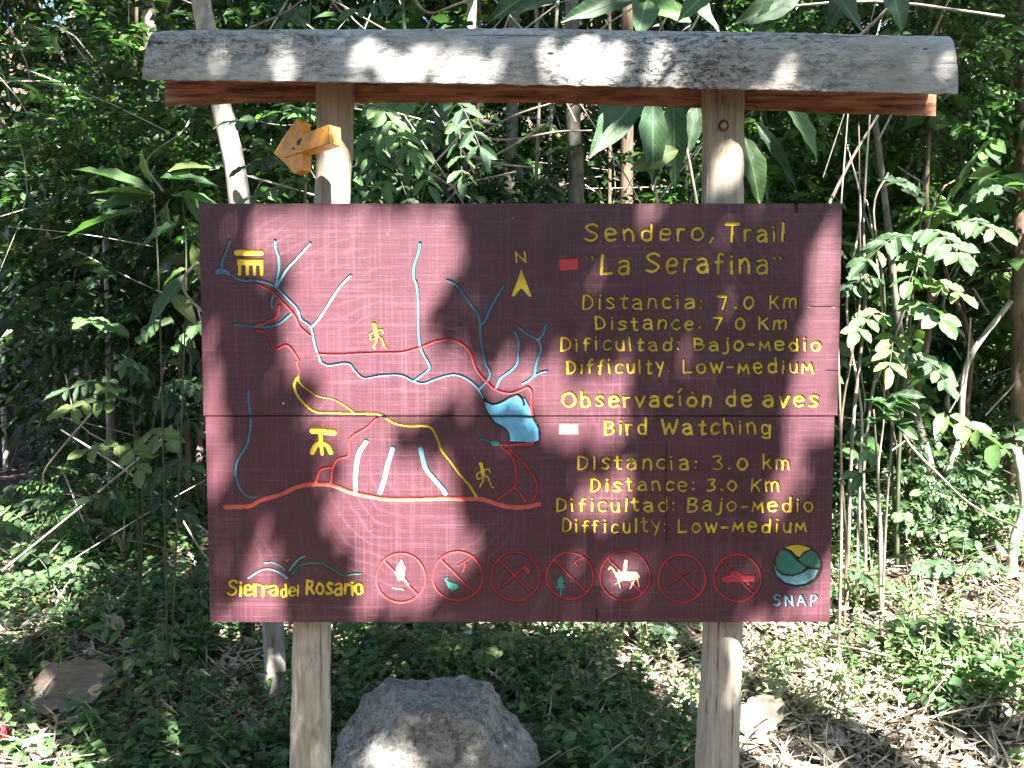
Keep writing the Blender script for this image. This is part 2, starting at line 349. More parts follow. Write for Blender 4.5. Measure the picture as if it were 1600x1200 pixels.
def grid_mesh(name, xs, ys, zf, mat, parent=None):
    X, Y = np.meshgrid(xs, ys); V = np.stack([X, Y, zf(X, Y)], -1).reshape(-1, 3); nx = len(xs)
    i = (np.arange(len(ys) - 1)[:, None] * nx + np.arange(nx - 1)[None, :]).ravel()
    return link(name, mesh_from(name, V, [np.stack([i, i + 1, i + nx + 1, i + nx], 1)], mat), parent)
xs = np.concatenate([np.linspace(-60, -7, 18), np.linspace(-6.6, 6.6, 150), np.linspace(7, 60, 18)])
ys = np.concatenate([np.linspace(-40, -4, 12), np.linspace(-3.6, 14, 190), np.linspace(14.4, 40, 24)])
tag(grid_mesh('ground', xs, ys, gz, M['soil']), kind='structure')
pu = np.linspace(-.5, .5, 14); pv = np.linspace(3.2, 11, 110)
PX, PY = np.meshgrid(pu, pv); PX = path_x(PY) + PX * (1 + .25 * np.sin(PY * 2.1))
Vp = np.stack([PX, PY, gz(PX, PY) + .012], -1).reshape(-1, 3); i = (np.arange(109)[:, None] * 14 + np.arange(13)[None, :]).ravel()
tag(link('path', mesh_from('path', Vp, [np.stack([i, i + 1, i + 15, i + 14], 1)], M['path'])), kind='structure')

# ------------------------------------------------------------------ the carved board (height field cut into every letter and line)
BY = -0.03          # front face of the boards
def bp(px, py): p = at(px, py, BY); return (p[0], p[2])
def xz(pts): return np.array([bp(*p) for p in pts])
def c1(l): return [(320 + .1875 * a, 340 + .1875 * b) for a, b in l]
def c2(l): return [(600 + .1875 * a, 340 + .1875 * b) for a, b in l]
def c3(l): return [(320 + .208333 * a, 565 + .208333 * b) for a, b in l]
def c4(l): return [(600 + .208333 * a, 565 + .208333 * b) for a, b in l]
def c7(l): return [(330 + .275 * a, 840 + .275 * b) for a, b in l]
def c8(l): return [(750 + .35625 * a, 840 + .35625 * b) for a, b in l]
PXM = 0.0016        # metres per photo pixel at the board
FEAT = []           # (group id, kind, pts xz, radius m, depth m)
GR = []             # (name, material, label, plank index)
SINGLE = {'river_line', 'stream_line', 'trail_line', 'yellow_trail_line', 'crack', 'lake_outline'}
def feature(name, mat, label, items):
    if name in SINGLE and len(items) > 1:
        for it in items: feature(name, mat, label, [it])
        return
    if items and isinstance(items[0], list):            # carved lettering: every letter is an object
        for it in items: feature('letter', mat, None, it)
        return
    """items: ('s', pixel points, width px) strokes or ('p', polygon px)"""
    gid = len(GR) + 1; GR.append((name, mat, label))
    for it in items:
        if it[0] == 's':
            P = it[1]
            if len(P) > 2 and len(it) < 4: P = spline(P, 6 * (len(P) - 1))
            FEAT.append((gid, 's', xz(P), it[2] * PXM / 2, min(.0036, it[2] * PXM * .6)))
        else: FEAT.append((gid, 'p', xz(it[1]), 0, .003))
# -- stroke font, baseline 0, cap height 1
h = .74
def arc(cx, cy, rx, ry, a0, a1, n=9): return [(cx + rx * math.cos(R(a)), cy + ry * math.sin(R(a))) for a in np.linspace(a0, a1, n)]
G = {
 'S': (.6, [[(.56, .86), (.42, .98), (.2, .97), (.07, .8), (.16, .6), (.38, .48), (.53, .3), (.45, .08), (.22, .0), (.02, .1)]]),
 'D': (.56, [[(.06, 0), (.06, 1)], [(.06, 1), (.3, .97), (.5, .75), (.54, .5), (.48, .2), (.28, .03), (.06, 0)]]),
 'T': (.66, [[(0, 1), (.66, 1)], [(.32, 1), (.3, 0)]]),
 'L': (.5, [[(.06, 1), (.03, 0)], [(.03, 0), (.48, .02)]]),
 'K': (.5, [[(.05, 1), (.05, 0)], [(.48, .92), (.07, .42)], [(.2, .55), (.5, 0)]]),
 'B': (.55, [[(.05, 0), (.05, 1)], [(.05, 1), (.35, .97), (.46, .78), (.33, .55), (.05, .53)], [(.3, .53), (.52, .4), (.5, .12), (.3, .01), (.05, 0)]]),
 'O': (.72, [arc(.36, .48, .34, .5, 90, 450, 15)]),
 'W': (.85, [[(0, .98), (.2, .02)], [(.2, .02), (.42, .75)], [(.42, .75), (.62, .02)], [(.62, .02), (.85, .95)]]),
 'M': (.6, [[(.0, 0), (.08, .72)], [(.08, .72), (.3, .22)], [(.3, .22), (.52, .72)], [(.52, .72), (.6, 0)]]),
 'N': (.62, [[(.05, 0), (.05, 1)], [(.05, .95), (.57, .05)], [(.57, 0), (.57, 1)]]),
 'A': (.65, [[(0, 0), (.32, 1)], [(.32, 1), (.65, 0)], [(.13, .36), (.53, .36)]]),
 'P': (.52, [[(.05, 0), (.05, 1)], [(.05, 1), (.36, .97), (.48, .76), (.36, .52), (.05, .48)]]),
 'R': (.55, [[(.05, 0), (.05, 1)], [(.05, 1), (.36, .97), (.46, .78), (.34, .55), (.05, .5)], [(.25, .5), (.52, 0)]]),
 'H': (.6, [[(.05, 0), (.05, 1)], [(.05, .5), (.55, .5)], [(.55, 0), (.55, 1)]]),
 'a': (.52, [[(.06, .66), (.24, h), (.42, .66), (.46, .4), (.48, 0)], [(.45, .42), (.2, .42), (.04, .22), (.14, .02), (.34, .03), (.46, .2)]]),
 'b': (.5, [[(.05, 1.05), (.05, 0)], arc(.26, .34, .21, .35, 180, -180, 13)]),
 'c': (.44, [[(.43, .64), (.26, h), (.08, .6), (.03, .35), (.1, .08), (.27, 0), (.43, .1)]]),
 'd': (.5, [[(.46, 1.1), (.46, 0)], arc(.25, .33, .21, .34, 0, 360, 13)]),
 'e': (.5, [[(.04, .4), (.45, .42), (.42, .65), (.24, h), (.07, .62), (.03, .35), (.1, .08), (.28, 0), (.46, .1)]]),
 'f': (.36, [[(.36, .98), (.22, 1.02), (.13, .85), (.13, .5), (.12, 0)], [(0, .6), (.32, .62)]]),
 'g': (.5, [arc(.24, .4, .2, .33, 0, 360, 13), [(.45, .74), (.46, .1), (.4, -.2), (.2, -.27), (.04, -.18)]]),
 'h': (.48, [[(.05, 1.08), (.05, 0)], [(.05, .5), (.2, h), (.38, .68), (.44, .45), (.45, 0)]]),
 'i': (.14, [[(.07, .68), (.07, 0)], [(.06, .98), (.08, .95)]]),
 'I': (.18, [[(.07, .68), (.07, 0)], [(.03, .93), (.17, 1.18)]]),
 'j': (.3, [[(.24, .7), (.24, .05), (.16, -.2), (.0, -.22)], [(.24, .98), (.25, .95)]]),
 'k': (.46, [[(.05, 1.05), (.05, 0)], [(.42, .66), (.08, .3)], [(.2, .42), (.45, 0)]]),
 'l': (.12, [[(.06, 1.05), (.06, 0)]]),
 'm': (.74, [[(.04, .72), (.04, 0)], [(.04, .5), (.17, h), (.32, .7), (.36, .5), (.36, 0)], [(.36, .5), (.5, h), (.64, .7), (.69, .5), (.7, 0)]]),
 'n': (.48, [[(.04, .72), (.05, 0)], [(.05, .5), (.2, h), (.38, .68), (.44, .45), (.45, 0)]]),
 'o': (.5, [arc(.25, .36, .23, .36, 90, 450, 13)]),
 'Q': (.5, [arc(.25, .34, .23, .34, 90, 450, 13), [(.26, 1.03), (.28, 1.0)]]),
 'r': (.34, [[(.04, .72), (.05, 0)], [(.05, .46), (.16, .7), (.34, .7)]]),
 's': (.42, [[(.4, .64), (.22, h), (.06, .6), (.16, .42), (.34, .3), (.38, .12), (.2, 0), (.02, .07)]]),
 't': (.36, [[(.16, 1), (.16, .15), (.24, 0), (.36, .04)], [(0, .7), (.34, .72)]]),
 'u': (.46, [[(.04, .72), (.05, .25), (.16, .02), (.32, .04), (.42, .25)], [(.42, .72), (.44, 0)]]),
 'v': (.48, [[(0, .72), (.23, 0)], [(.23, 0), (.48, .74)]]),
 'w': (.66, [[(0, .72), (.17, .02)], [(.17, .02), (.33, .6)], [(.33, .6), (.49, .02)], [(.49, .02), (.66, .74)]]),
 'y': (.46, [[(.0, .85), (.22, .4)], [(.46, .85), (.16, -.2)]]),
 ':': (.1, [[(.05, .62), (.06, .6)], [(.05, .12), (.06, .1)]]), '.': (.12, [[(.05, .08), (.08, .08)]]),
 ',': (.16, [[(.16, .26), (.02, -.08)]]), '-': (.34, [[(.02, .4), (.32, .4)]]),
 '"': (.34, [[(.04, 1.0), (.1, .82)], [(.24, 1.0), (.3, .84)]]),
 '7': (.46, [[(.04, .95), (.44, .98)], [(.44, .98), (.2, .0)]]),
 '0': (.5, [arc(.25, .42, .22, .42, 90, 450, 13)]),
 '3': (.44, [[(.05, .92), (.3, .98), (.4, .8), (.22, .55), (.4, .4), (.4, .12), (.2, 0), (.04, .04)]]),
}
def word(txt, x0, x1, base, cap, wd, sp=.26, dy=0):
    """strokes of one word fitted between pixel columns x0 and x1"""
    adv = [0]
    for ch in txt: adv.append(adv[-1] + G[ch][0] + sp)
    tot = adv[-1] - sp; k = (x1 - x0) / tot; out = []
    for n_, ch in enumerate(txt):
        jy = rng.uniform(-.05, .05) * cap; js = 1 + rng.uniform(-.07, .07); sh = rng.uniform(-.07, .07); let = []
        for st in G[ch][1]:
            st = [(a + rng.normal(0, .013), b + rng.normal(0, .013)) for a, b in st]
            P = [(x0 + (adv[n_] + p[0] + sh * p[1]) * k, base + jy + dy * n_ - p[1] * cap * js) for p in st]
            let.append(('s', P, wd * 1.02 * rng.uniform(.86, 1.14)))
        out.append(let)
    return out
Yl = 'yellow'
feature('title_text', Yl, 'first carved yellow title line', word('Sendero,', 914, 1115, 376, 25, 4.6, .3) + word('Trail', 1134, 1225, 376, 25, 4.6, .3))
feature('title_text', Yl, 'second carved yellow title line in quotation marks', word('"', 913, 928, 427, 27, 3.2) + word('La', 939, 984, 428, 29, 5) + word('Serafina', 1010, 1200, 426, 29, 4.8, .3) + word('"', 1208, 1224, 427, 28, 3.2))
def line(lbl, ws, base, cap, wd=4.1): feature('text_line', Yl, lbl, sum([word(t, a, b, base, cap, wd, .3) for t, a, b in ws], []))
line('upper distance line in Spanish', [('Distancia:', 910, 1097, ), ('7.0', 1123, 1178), ('Km', 1203, 1245)], 482, 21)
line('upper distance line in English', [('Distance:', 931, 1095), ('7.0', 1114, 1165), ('Km', 1186, 1229)], 514.5, 19)
line('upper difficulty line in Spanish', [('Dificultad:', 876, 1061), ('Bajo-Medio', 1085, 1282)], 547, 19)
line('upper difficulty line in English', [('Difficulty:', 886, 1047), ('Low-MediuM', 1068, 1271)], 582.5, 20)
line('bird watching heading in Spanish', [('ObservacIQn', 879, 1111), ('de', 1135, 1175), ('aves', 1193, 1278)], 634.5, 22, 4.8)
line('bird watching heading in English', [('Bird', 944, 1011), ('Watching', 1034, 1205)], 678.5, 21.5, 4.5)
line('lower distance line in Spanish', [('Distancia:', 902, 1088), ('3.0', 1114, 1168), ('km', 1192, 1234)], 733, 20.5)
line('lower distance line in English', [('Distance:', 923, 1085), ('3.0', 1105, 1152), ('Km', 1174, 1218)], 767, 19.5)
line('lower difficulty line in Spanish', [('Dificultad:', 869, 1054), ('Bajo-Medio', 1074, 1271)], 799, 20)
line('lower difficulty line in English', [('Difficulty:', 878, 1041), ('Low-MediuM', 1060, 1260)], 831.5, 19.5)
feature('colour_key', 'red', 'red key rectangle', [('p', [(873, 404), (904, 403), (904, 422), (874, 423)])])
feature('colour_key', 'cream', 'key rectangle coloured pale in place of strong sunlight', [('p', [(874, 660), (904, 660), (904, 678), (873, 678)])])  # swatch colour made paler to stand in for strong sun on it
feature('park_name_text', Yl, 'park name in thick yellow letters', word('Sierra', 355, 434, 930, 22, 5.2, .16) + word('del', 439, 466, 932, 17, 4.6, .16) + word('Rosario', 478, 567, 929, 22, 5.2, .16))
feature('agency_text', 'sky', 'agency initials in light blue', word('SNAP', 1209, 1277, 946, 16, 3.6, .35))
# park logo
feature('park_logo', 'sky', 'light blue wing strokes of the park logo', [('s', c7([(212, 228), (280, 185), (330, 177), (385, 197), (430, 232)]), 4.5), ('s', c7([(305, 142), (350, 141), (390, 160), (416, 186)]), 4), ('s', c7([(530, 108), (490, 130), (460, 165), (443, 190)]), 4.2)])
feature('park_logo', 'green', 'green hill stroke of the park logo', [('s', c7([(455, 215), (500, 162), (560, 146), (630, 150), (700, 190), (750, 218), (800, 207), (850, 203)]), 4.5)])
feature('park_logo', 'orange', 'small orange triangle of the park logo', [('p', c7([(412, 122), (446, 124), (431, 146)]))])
# map : rivers
RV = [c1([(90, 440), (150, 430), (250, 500), (340, 525), (420, 520), (520, 540), (590, 580), (700, 680), (770, 760), (800, 840), (880, 905), (905, 1010), (930, 1100), (960, 1180)]) + c3([(870, 0), (930, 25), (1070, 10), (1120, 60), (1190, 120), (1300, 105)]) + c4([(0, 100), (100, 97), (160, 112), (220, 145), (300, 160), (400, 125), (500, 97), (580, 107), (660, 155), (710, 210), (750, 285)]),
      c1([(205, 190), (190, 250), (150, 340), (140, 400), (150, 440)]), c1([(90, 460), (150, 455), (200, 480)]),
      c1([(240, 890), (400, 905), (520, 910), (620, 880), (720, 800)]), c1([(570, 650), (550, 710), (565, 750)]), c1([(585, 190), (590, 250), (615, 330), (615, 430), (590, 560)]),
      c2([(300, 210), (285, 290), (250, 400), (250, 500), (270, 550), (285, 700), (285, 900), (300, 1060), (330, 1140)]) + c4([(330, 0), (340, 50), (290, 95), (220, 145)]),
      c2([(530, 520), (600, 560), (700, 690), (780, 800), (800, 900), (810, 1050)]) + c4([(765, 20), (790, 60), (790, 120), (740, 180), (712, 205)]), c2([(1000, 565), (940, 660), (880, 770), (840, 860), (800, 900)]),
      c2([(1090, 955), (1120, 1020), (1120, 1120)]) + c4([(1000, 10), (960, 60), (880, 120), (845, 190)]),
      c2([(1120, 915), (1200, 975), (1285, 1020), (1310, 1080), (1300, 1130)]) + c4([(1145, 10), (1130, 90), (1100, 130), (1040, 165)]), c2([(1350, 890), (1330, 960), (1285, 1020)]), c4([(1220, 70), (1180, 80), (1120, 110)]),
      c3([(325, 215), (325, 300), (340, 400), (335, 520), (310, 630), (240, 750), (230, 860), (260, 950), (310, 1010), (380, 1020)])]
feature('river_line', 'blue', 'thin blue carved rivers of the map', [('s', p, 4.6) for p in RV])
feature('stream_line', 'sky', 'pale blue carved streams of the map', [('s', p, 4.5) for p in (c1([(880, 210), (800, 300), (690, 420), (640, 500), (600, 570)]), c1([(1215, 480), (1130, 570), (1030, 720), (960, 830), (900, 900)]))]
        + [('s', p, 8.5) for p in (c3([(1210, 600), (1155, 690), (1132, 830), (1130, 965)]), c3([(1410, 650), (1370, 780), (1350, 870), (1315, 980)]), c4([(275, 655), (310, 790), (360, 860), (430, 940), (460, 985)]))])
feature('lake', 'lake', 'blue carved lake of the map', [('p', c4([(755, 290), (810, 318), (880, 302), (940, 267), (1000, 247), (1060, 272), (1097, 340), (1117, 420), (1160, 500), (1162, 590), (1120, 606), (945, 600), (932, 540), (902, 498), (832, 458), (792, 410), (757, 340)]))])
feature('lake_outline', 'black', 'dark outline around the lake', [('s', c4([(750, 285), (810, 318), (880, 302), (940, 267), (1000, 247), (1040, 285), (1052, 325)]), 2.8), ('s', c4([(755, 340), (792, 410), (832, 460), (902, 500), (932, 540), (940, 600)]), 2), ('s', c4([(1118, 420), (1163, 500), (1166, 590), (1110, 612), (945, 604)]), 2)])
feature('trail_line', 'red', 'thin red carved trails of the map', [('s', p, 4.5) for p in (
      c1([(430, 550), (520, 592), (620, 675), (740, 805), (790, 905), (880, 985)]), c1([(620, 730), (600, 820), (520, 870), (440, 895)]),
      c1([(430, 940), (520, 975), (560, 1070), (600, 1095), (680, 1060), (740, 1120), (780, 1190)]) + c3([(690, 0), (705, 60), (700, 125)]),
      c1([(945, 1135), (1100, 1140), (1300, 1130)]) + c2([(0, 1125), (150, 1120), (300, 1080), (430, 1030), (560, 1015), (660, 1060), (720, 1130)]) + c4([(670, 0), (700, 70), (770, 150), (840, 210), (940, 235), (1020, 215), (1080, 190), (1105, 230), (1105, 330), (1120, 415)]),
      c4([(880, 640), (950, 700), (985, 780), (995, 860), (985, 930), (920, 990), (850, 1035)]), c4([(940, 655), (1020, 730), (1100, 830), (1150, 920), (1145, 990), (1115, 1050)]), c4([(985, 950), (1030, 1000), (1065, 1055)]), c4([(870, 622), (960, 627), (1120, 618)]),
      c3([(1290, 425), (1220, 490), (1120, 550), (1085, 600), (1080, 700), (1000, 730), (960, 800), (945, 900)]), c3([(950, 790), (870, 810), (840, 880), (830, 910)]))])
feature('road_line', 'road', 'wide orange red road of the map', [('s', c3([(150, 1090), (330, 1085), (420, 1040), (560, 1000), (700, 940), (820, 920), (950, 925), (1100, 980), (1240, 1010)]) + c4([(0, 1028), (150, 1032), (300, 1030), (450, 1025), (600, 1030), (740, 1035), (850, 1070), (950, 1092), (1060, 1092), (1165, 1070)]), 7.8)])
feature('yellow_trail_line', 'yellow', 'yellow carved trail of the map', [('s', c3([(690, 125), (740, 190), (840, 255), (960, 280), (1050, 330), (1120, 380)]), 3.2), ('s', c3([(690, 120), (670, 170), (690, 250), (750, 320), (840, 377), (960, 382), (1100, 386), (1300, 392)]) + c4([(20, 425), (80, 460), (180, 480), (330, 485), (390, 560), (430, 660), (500, 750), (570, 850), (640, 930), (690, 1010)]), 5)])
feature('map_icon', Yl, 'yellow pavilion icon with four pillars', [('s', c1([(268, 292), (465, 292)]), 10), ('p', c1([(268, 345), (490, 345), (490, 400), (268, 400)]))] + [('s', c1([(x, 380), (x, 470)]), 6) for x in (288, 352, 412, 472)])
feature('map_icon', Yl, 'yellow north arrow', [('p', c2([(1145, 420), (1235, 658), (1205, 660), (1145, 590), (1085, 660), (1060, 655)]))]); feature('letter', Yl, None, word('N', 806, 823, 410, 16, 3.2)[0])
feature('map_icon', Yl, 'yellow hut icon in the lower map', [('s', c3([(810, 518), (860, 520), (965, 530)]), 11), ('s', c3([(868, 540), (870, 610)]), 8), ('s', c3([(805, 680), (835, 625), (872, 612), (920, 630), (945, 680)]), 9), ('s', c3([(872, 630), (880, 690)]), 7)])
def hiker(ox, oy, s): return [('s', [(ox + a * s, oy + b * s) for a, b in p], wv * s, 0) for p, wv in (([(0, 0), (1, 1)], 7), ([(2, 6), (4, 16)], 7), ([(3, 10), (-6, 16), (-5, 24), (3, 22)], 3.4), ([(4, 10), (13, 8), (15, 14)], 3.4), ([(4, 16), (12, 22), (17, 36), (20, 37)], 3.8), ([(4, 17), (4, 26), (-1, 36)], 3.8))]
feature('map_icon', Yl, 'yellow hiker icon beside the road', hiker(751, 725, 1.0)); feature('map_icon', Yl, 'yellow hiker icon above the red trail', hiker(584, 506, 1.0))
feature('map_icon', 'teal', 'small teal fish icon left of the lake', [('s', c4([(725, 580), (770, 592), (800, 608)]), 4), ('s', c4([(815, 610), (850, 612)]), 9)])
# prohibition signs
def ring(cx, cy, r, wv=4.3, slash=True):
    o = [('s', [(cx + r * math.cos(a) * (1 + .02 * math.sin(3 * a)), cy + r * math.sin(a)) for a in np.linspace(0, 2 * math.pi, 40)], wv, 0)]
    if slash: o.append(('s', [(cx - r * .7, cy - r * .7), (cx + r * .7, cy + r * .7)], 4.2, 0))
    return o
RC = [(626.5, 902.5, 38.5), (715, 900, 38.5), (805, 901, 38), (891, 900, 36.5), (977, 899.5, 39), (1066, 904, 37), (1153, 903, 36.5)]
nm = ['campfire', 'frog', 'axe', 'tree', 'rider', 'stick', 'car']
for k, (a, b_, r_) in enumerate(RC): feature('prohibition_ring', 'red', 'red crossed ring around the ' + nm[k] + ' symbol', ring(a, b_, r_))
feature('symbol', 'cream', 'cream campfire symbol', [('p', [(620, 884), (628, 872), (634, 886), (632, 906), (622, 908), (617, 896)]), ('s', [(629, 900), (638, 912)], 4), ('s', [(614, 918), (632, 921)], 4)])
feature('symbol', 'teal', 'teal frog symbol', [('p', [(693, 900), (702, 908), (714, 911), (718, 918), (710, 924), (700, 918)]), ('s', [(704, 916), (707, 925)], 3), ('s', [(696, 906), (700, 902)], 3)])
feature('symbol', 'red', 'small red gun symbol', [('s', [(740, 868), (722, 880), (716, 884)], 3.5), ('s', [(727, 880), (724, 892)], 4.5)])
feature('symbol', 'red', 'red axe symbol', [('s', [(784, 917), (820, 886)], 4), ('p', [(818, 880), (831, 894), (824, 899), (818, 889)])])
feature('symbol', 'teal', 'teal tree symbol', [('p', [(876, 897), (883, 910), (880, 911), (885, 920), (868, 920), (872, 911), (869, 910)]), ('s', [(876, 918), (876, 930)], 4)])
feature('symbol', 'red', 'small red saw symbol', [('s', [(893, 884), (903, 875), (912, 872)], 3.2), ('s', [(899, 879), (904, 886)], 3)])
feature('symbol', 'cream', 'cream horse and rider symbol', [('p', [(962, 893), (975, 891), (996, 892), (1001, 900), (998, 906), (988, 907), (970, 907), (962, 902)]), ('s', [(964, 898), (956, 886), (952, 889)], 5.5), ('s', [(977, 893), (978, 880), (979, 876)], 7), ('s', [(966, 905), (970, 919)], 3.4), ('s', [(974, 906), (962, 912)], 3.2), ('s', [(992, 905), (985, 920)], 3.4), ('s', [(996, 904), (999, 916)], 3.2)])
feature('symbol', 'red', 'short red stick symbol', [('s', [(1045, 915), (1083, 888)], 3.6)])
feature('symbol', 'red', 'red car symbol', [('p', [(1128, 902), (1140, 899), (1146, 892), (1156, 892), (1161, 898), (1180, 899), (1180, 909), (1130, 910)]), ('s', [(1138, 911), (1139, 912)], 6), ('s', [(1169, 911), (1170, 912)], 6)])
# round emblem
feature('emblem_field', 'black', 'dark outline of the round emblem', [('p', [(1246 + 39 * math.cos(a), 885 + 34.5 * math.sin(a)) for a in np.linspace(0, 2 * math.pi, 40, endpoint=False)])])
feature('emblem_field', 'yellow', 'yellow sun of the round emblem', [('p', c8([(1338, 44), (1370, 36), (1405, 35), (1450, 50), (1420, 62), (1402, 84), (1388, 76), (1370, 56)]))])
feature('emblem_field', 'green', 'green hills of the round emblem', [('p', c8([(1322, 56), (1350, 62), (1374, 84), (1392, 108), (1432, 132), (1410, 150), (1370, 162), (1330, 155), (1304, 134), (1300, 95)])), ('p', c8([(1402, 98), (1424, 74), (1455, 58), (1480, 76), (1493, 104), (1491, 132), (1450, 128), (1415, 112)]))])
feature('emblem_field', 'sky', 'pale blue water of the round emblem', [('p', c8([(1291, 112), (1298, 145), (1325, 168), (1372, 174), (1420, 158), (1444, 142), (1484, 144), (1466, 178), (1430, 200), (1390, 208), (1340, 196), (1304, 165)]))])
# cracks
feature('crack', 'black', 'short dark splits in the board edges', [('s', [(1244, 318), (1244, 330)], 5, 0), ('s', [(932, 953), (932, 973)], 3, 0), ('s', [(1262, 479), (1311, 480)], 1.8, 0), ('s', [(1290, 579), (1309, 579)], 1.8, 0), ('s', [(1041, 690), (1040, 745), (1041, 845)], 1.4, 0)])

res = 0.0013
TL, TR, BL, BR = bp(310, 318), bp(1313, 318), bp(327, 972), bp(1300, 972)
x0 = (TL[0] + BL[0]) / 2; x1 = (TR[0] + BR[0]) / 2; ztop = TL[1]; zbot = BL[1]; zseam = bp(800, 650)[1]
BLK = 8
nx = int(round((x1 - x0) / (res * BLK))) * BLK; rx = (x1 - x0) / nx
HS = {}
def raster(za, zb, xa, xb):
    """height and id fields for one plank, z from za (bottom) to zb (top)"""
    nxx = int(round((xb - xa) / (res * BLK))) * BLK; nz = int(round((zb - za) / (res * BLK))) * BLK
    gx = np.linspace(xa, xb, nxx + 1); gzv = np.linspace(za, zb, nz + 1)
    H = np.zeros((nz + 1, nxx + 1), np.float32); ID = np.zeros((nz + 1, nxx + 1), np.int32)
    for gid, kind, P, r, dep in FEAT:
        pad = r + .002
        ia = max(0, np.searchsorted(gx, P[:, 0].min() - pad)); ib = min(nxx + 1, np.searchsorted(gx, P[:, 0].max() + pad))
        ja = max(0, np.searchsorted(gzv, P[:, 1].min() - pad)); jb = min(nz + 1, np.searchsorted(gzv, P[:, 1].max() + pad))
        if ib <= ia or jb <= ja: continue
        if kind == 's':
            for a, b in zip(P[:-1], P[1:]):
                ka = max(0, np.searchsorted(gx, min(a[0], b[0]) - pad)); kb = min(nxx + 1, np.searchsorted(gx, max(a[0], b[0]) + pad))
                la = max(0, np.searchsorted(gzv, min(a[1], b[1]) - pad)); lb = min(nz + 1, np.searchsorted(gzv, max(a[1], b[1]) + pad))
                if kb <= ka or lb <= la: continue
                X, Z = np.meshgrid(gx[ka:kb], gzv[la:lb]); d = b - a; L2 = (d ** 2).sum() + 1e-12
                t = np.clip(((X - a[0]) * d[0] + (Z - a[1]) * d[1]) / L2, 0, 1)
                dist = np.hypot(X - a[0] - t * d[0], Z - a[1] - t * d[1])
                u = np.clip((r - dist) / r, 0, 1); hh = dep * np.minimum(1, u * 2.6) ** .6 * (u > 0)
                s = H[la:lb, ka:kb]; m = (hh > 0)
                H[la:lb, ka:kb] = np.maximum(s, hh); ID[la:lb, ka:kb][m] = gid
        else:
            X, Z = np.meshgrid(gx[ia:ib], gzv[ja:jb]); ins = np.zeros(X.shape, bool); dmin = np.full(X.shape, 1.0)
            Q = np.roll(P, -1, axis=0)
            for a, b in zip(P, Q):
                c = (a[1] > Z) != (b[1] > Z); xi = (b[0] - a[0]) * (Z - a[1]) / (b[1] - a[1] + 1e-12) + a[0]; ins ^= c & (X < xi)
                d = b - a; t = np.clip(((X - a[0]) * d[0] + (Z - a[1]) * d[1]) / ((d ** 2).sum() + 1e-12), 0, 1)
                dmin = np.minimum(dmin, np.hypot(X - a[0] - t * d[0], Z - a[1] - t * d[1]))
            hh = np.where(ins, dep * np.clip(dmin / .002, .3, 1), 0)
            H[ja:jb, ia:ib] = np.maximum(H[ja:jb, ia:ib], hh); ID[ja:jb, ia:ib][ins] = gid
    return gx, gzv, H, ID

sign_base = at(800, 1200, .03); sign_base[2] = 0
sign = empty('trail_sign', (0, .04, 0), 'carved maroon trail sign with a map on two poles under a grey log', 'sign')
TH = .035
def plank(za, zb, xa, xb, label):
    gx, gzv, H, ID = raster(za, zb, xa, xb)
    nz, nxx = H.shape[0] - 1, H.shape[1] - 1
    used = ID > 0
    cell = used[:-1, :-1] | used[1:, :-1] | used[:-1, 1:] | used[1:, 1:]
    blk = cell.reshape(nz // BLK, BLK, nxx // BLK, BLK).any(axis=(1, 3))
    # grow by one block so that fine cells reach past every groove
    g = blk.copy(); g[1:] |= blk[:-1]; g[:-1] |= blk[1:]; g[:, 1:] |= blk[:, :-1]; g[:, :-1] |= blk[:, 1:]
    fine = np.kron(g, np.ones((BLK, BLK), bool))
    X, Z = np.meshgrid(gx, gzv); V = np.stack([X, BY + H, Z], -1).reshape(-1, 3); W1 = nxx + 1
    jj, ii = np.nonzero(fine); i0 = jj * W1 + ii
    Qf = np.stack([i0, i0 + 1, i0 + W1 + 1, i0 + W1], 1)
    fid = np.max(np.stack([ID[jj, ii], ID[jj, ii + 1], ID[jj + 1, ii + 1], ID[jj + 1, ii]]), axis=0)
    jb, ibk = np.nonzero(~g); i0 = jb * BLK * W1 + ibk * BLK
    Qc = np.stack([i0, i0 + BLK, i0 + BLK * W1 + BLK, i0 + BLK * W1], 1)
    def cut(Q):
        idx, inv = np.unique(Q, return_inverse=True); return V[idx], inv.reshape(Q.shape)
    Vm, Qm = cut(np.concatenate([Qf[fid == 0], Qc]))
    # box behind the face: sides and back, edges slightly worn
    n0 = len(Vm); k = 40
    tops = [(x, BY, zb) for x in np.linspace(xa, xb, k)]; 
    box = np.array([(xa, BY, za), (xb, BY, za), (xb, BY, zb), (xa, BY, zb), (xa, BY + TH, za), (xb, BY + TH, za), (xb, BY + TH, zb), (xa, BY + TH, zb)])
    bq = np.array([(0, 4, 5, 1), (1, 5, 6, 2), (2, 6, 7, 3), (3, 7, 4, 0), (4, 7, 6, 5)]) + n0
    o = link('plank', mesh_from('plank', np.concatenate([Vm, box]), [Qm, bq], M['maroon'], smooth=False), sign)
    o['label'] = label
    for gid in np.unique(fid[fid > 0]):
        name, mt, lb = GR[gid - 1]; Vv, Qq = cut(Qf[fid == gid])
        rim = (np.min(np.stack([ID[jj, ii], ID[jj, ii + 1], ID[jj + 1, ii + 1], ID[jj + 1, ii]]), axis=0) == 0)[fid == gid]  # outermost groove faces take the dark colour that imitates shadow
        c = link(name, mesh_from(name, Vv, [Qq], [M[mt], M['groove_shade']], smooth=False, midx=rim.astype(int))); c.parent = o
        c.matrix_parent_inverse = Matrix.Translation(-Vector(sign.location)) if False else Matrix.Identity(4)
        if lb: c['label'] = lb
    return o
plank(zseam + .0016, ztop, x0 - .001, x1 + .003, 'upper maroon plank with the top of the map')
plank(zbot, zseam - .0016, x0 + .004, x1 - .004, 'lower maroon plank with the row of symbols')

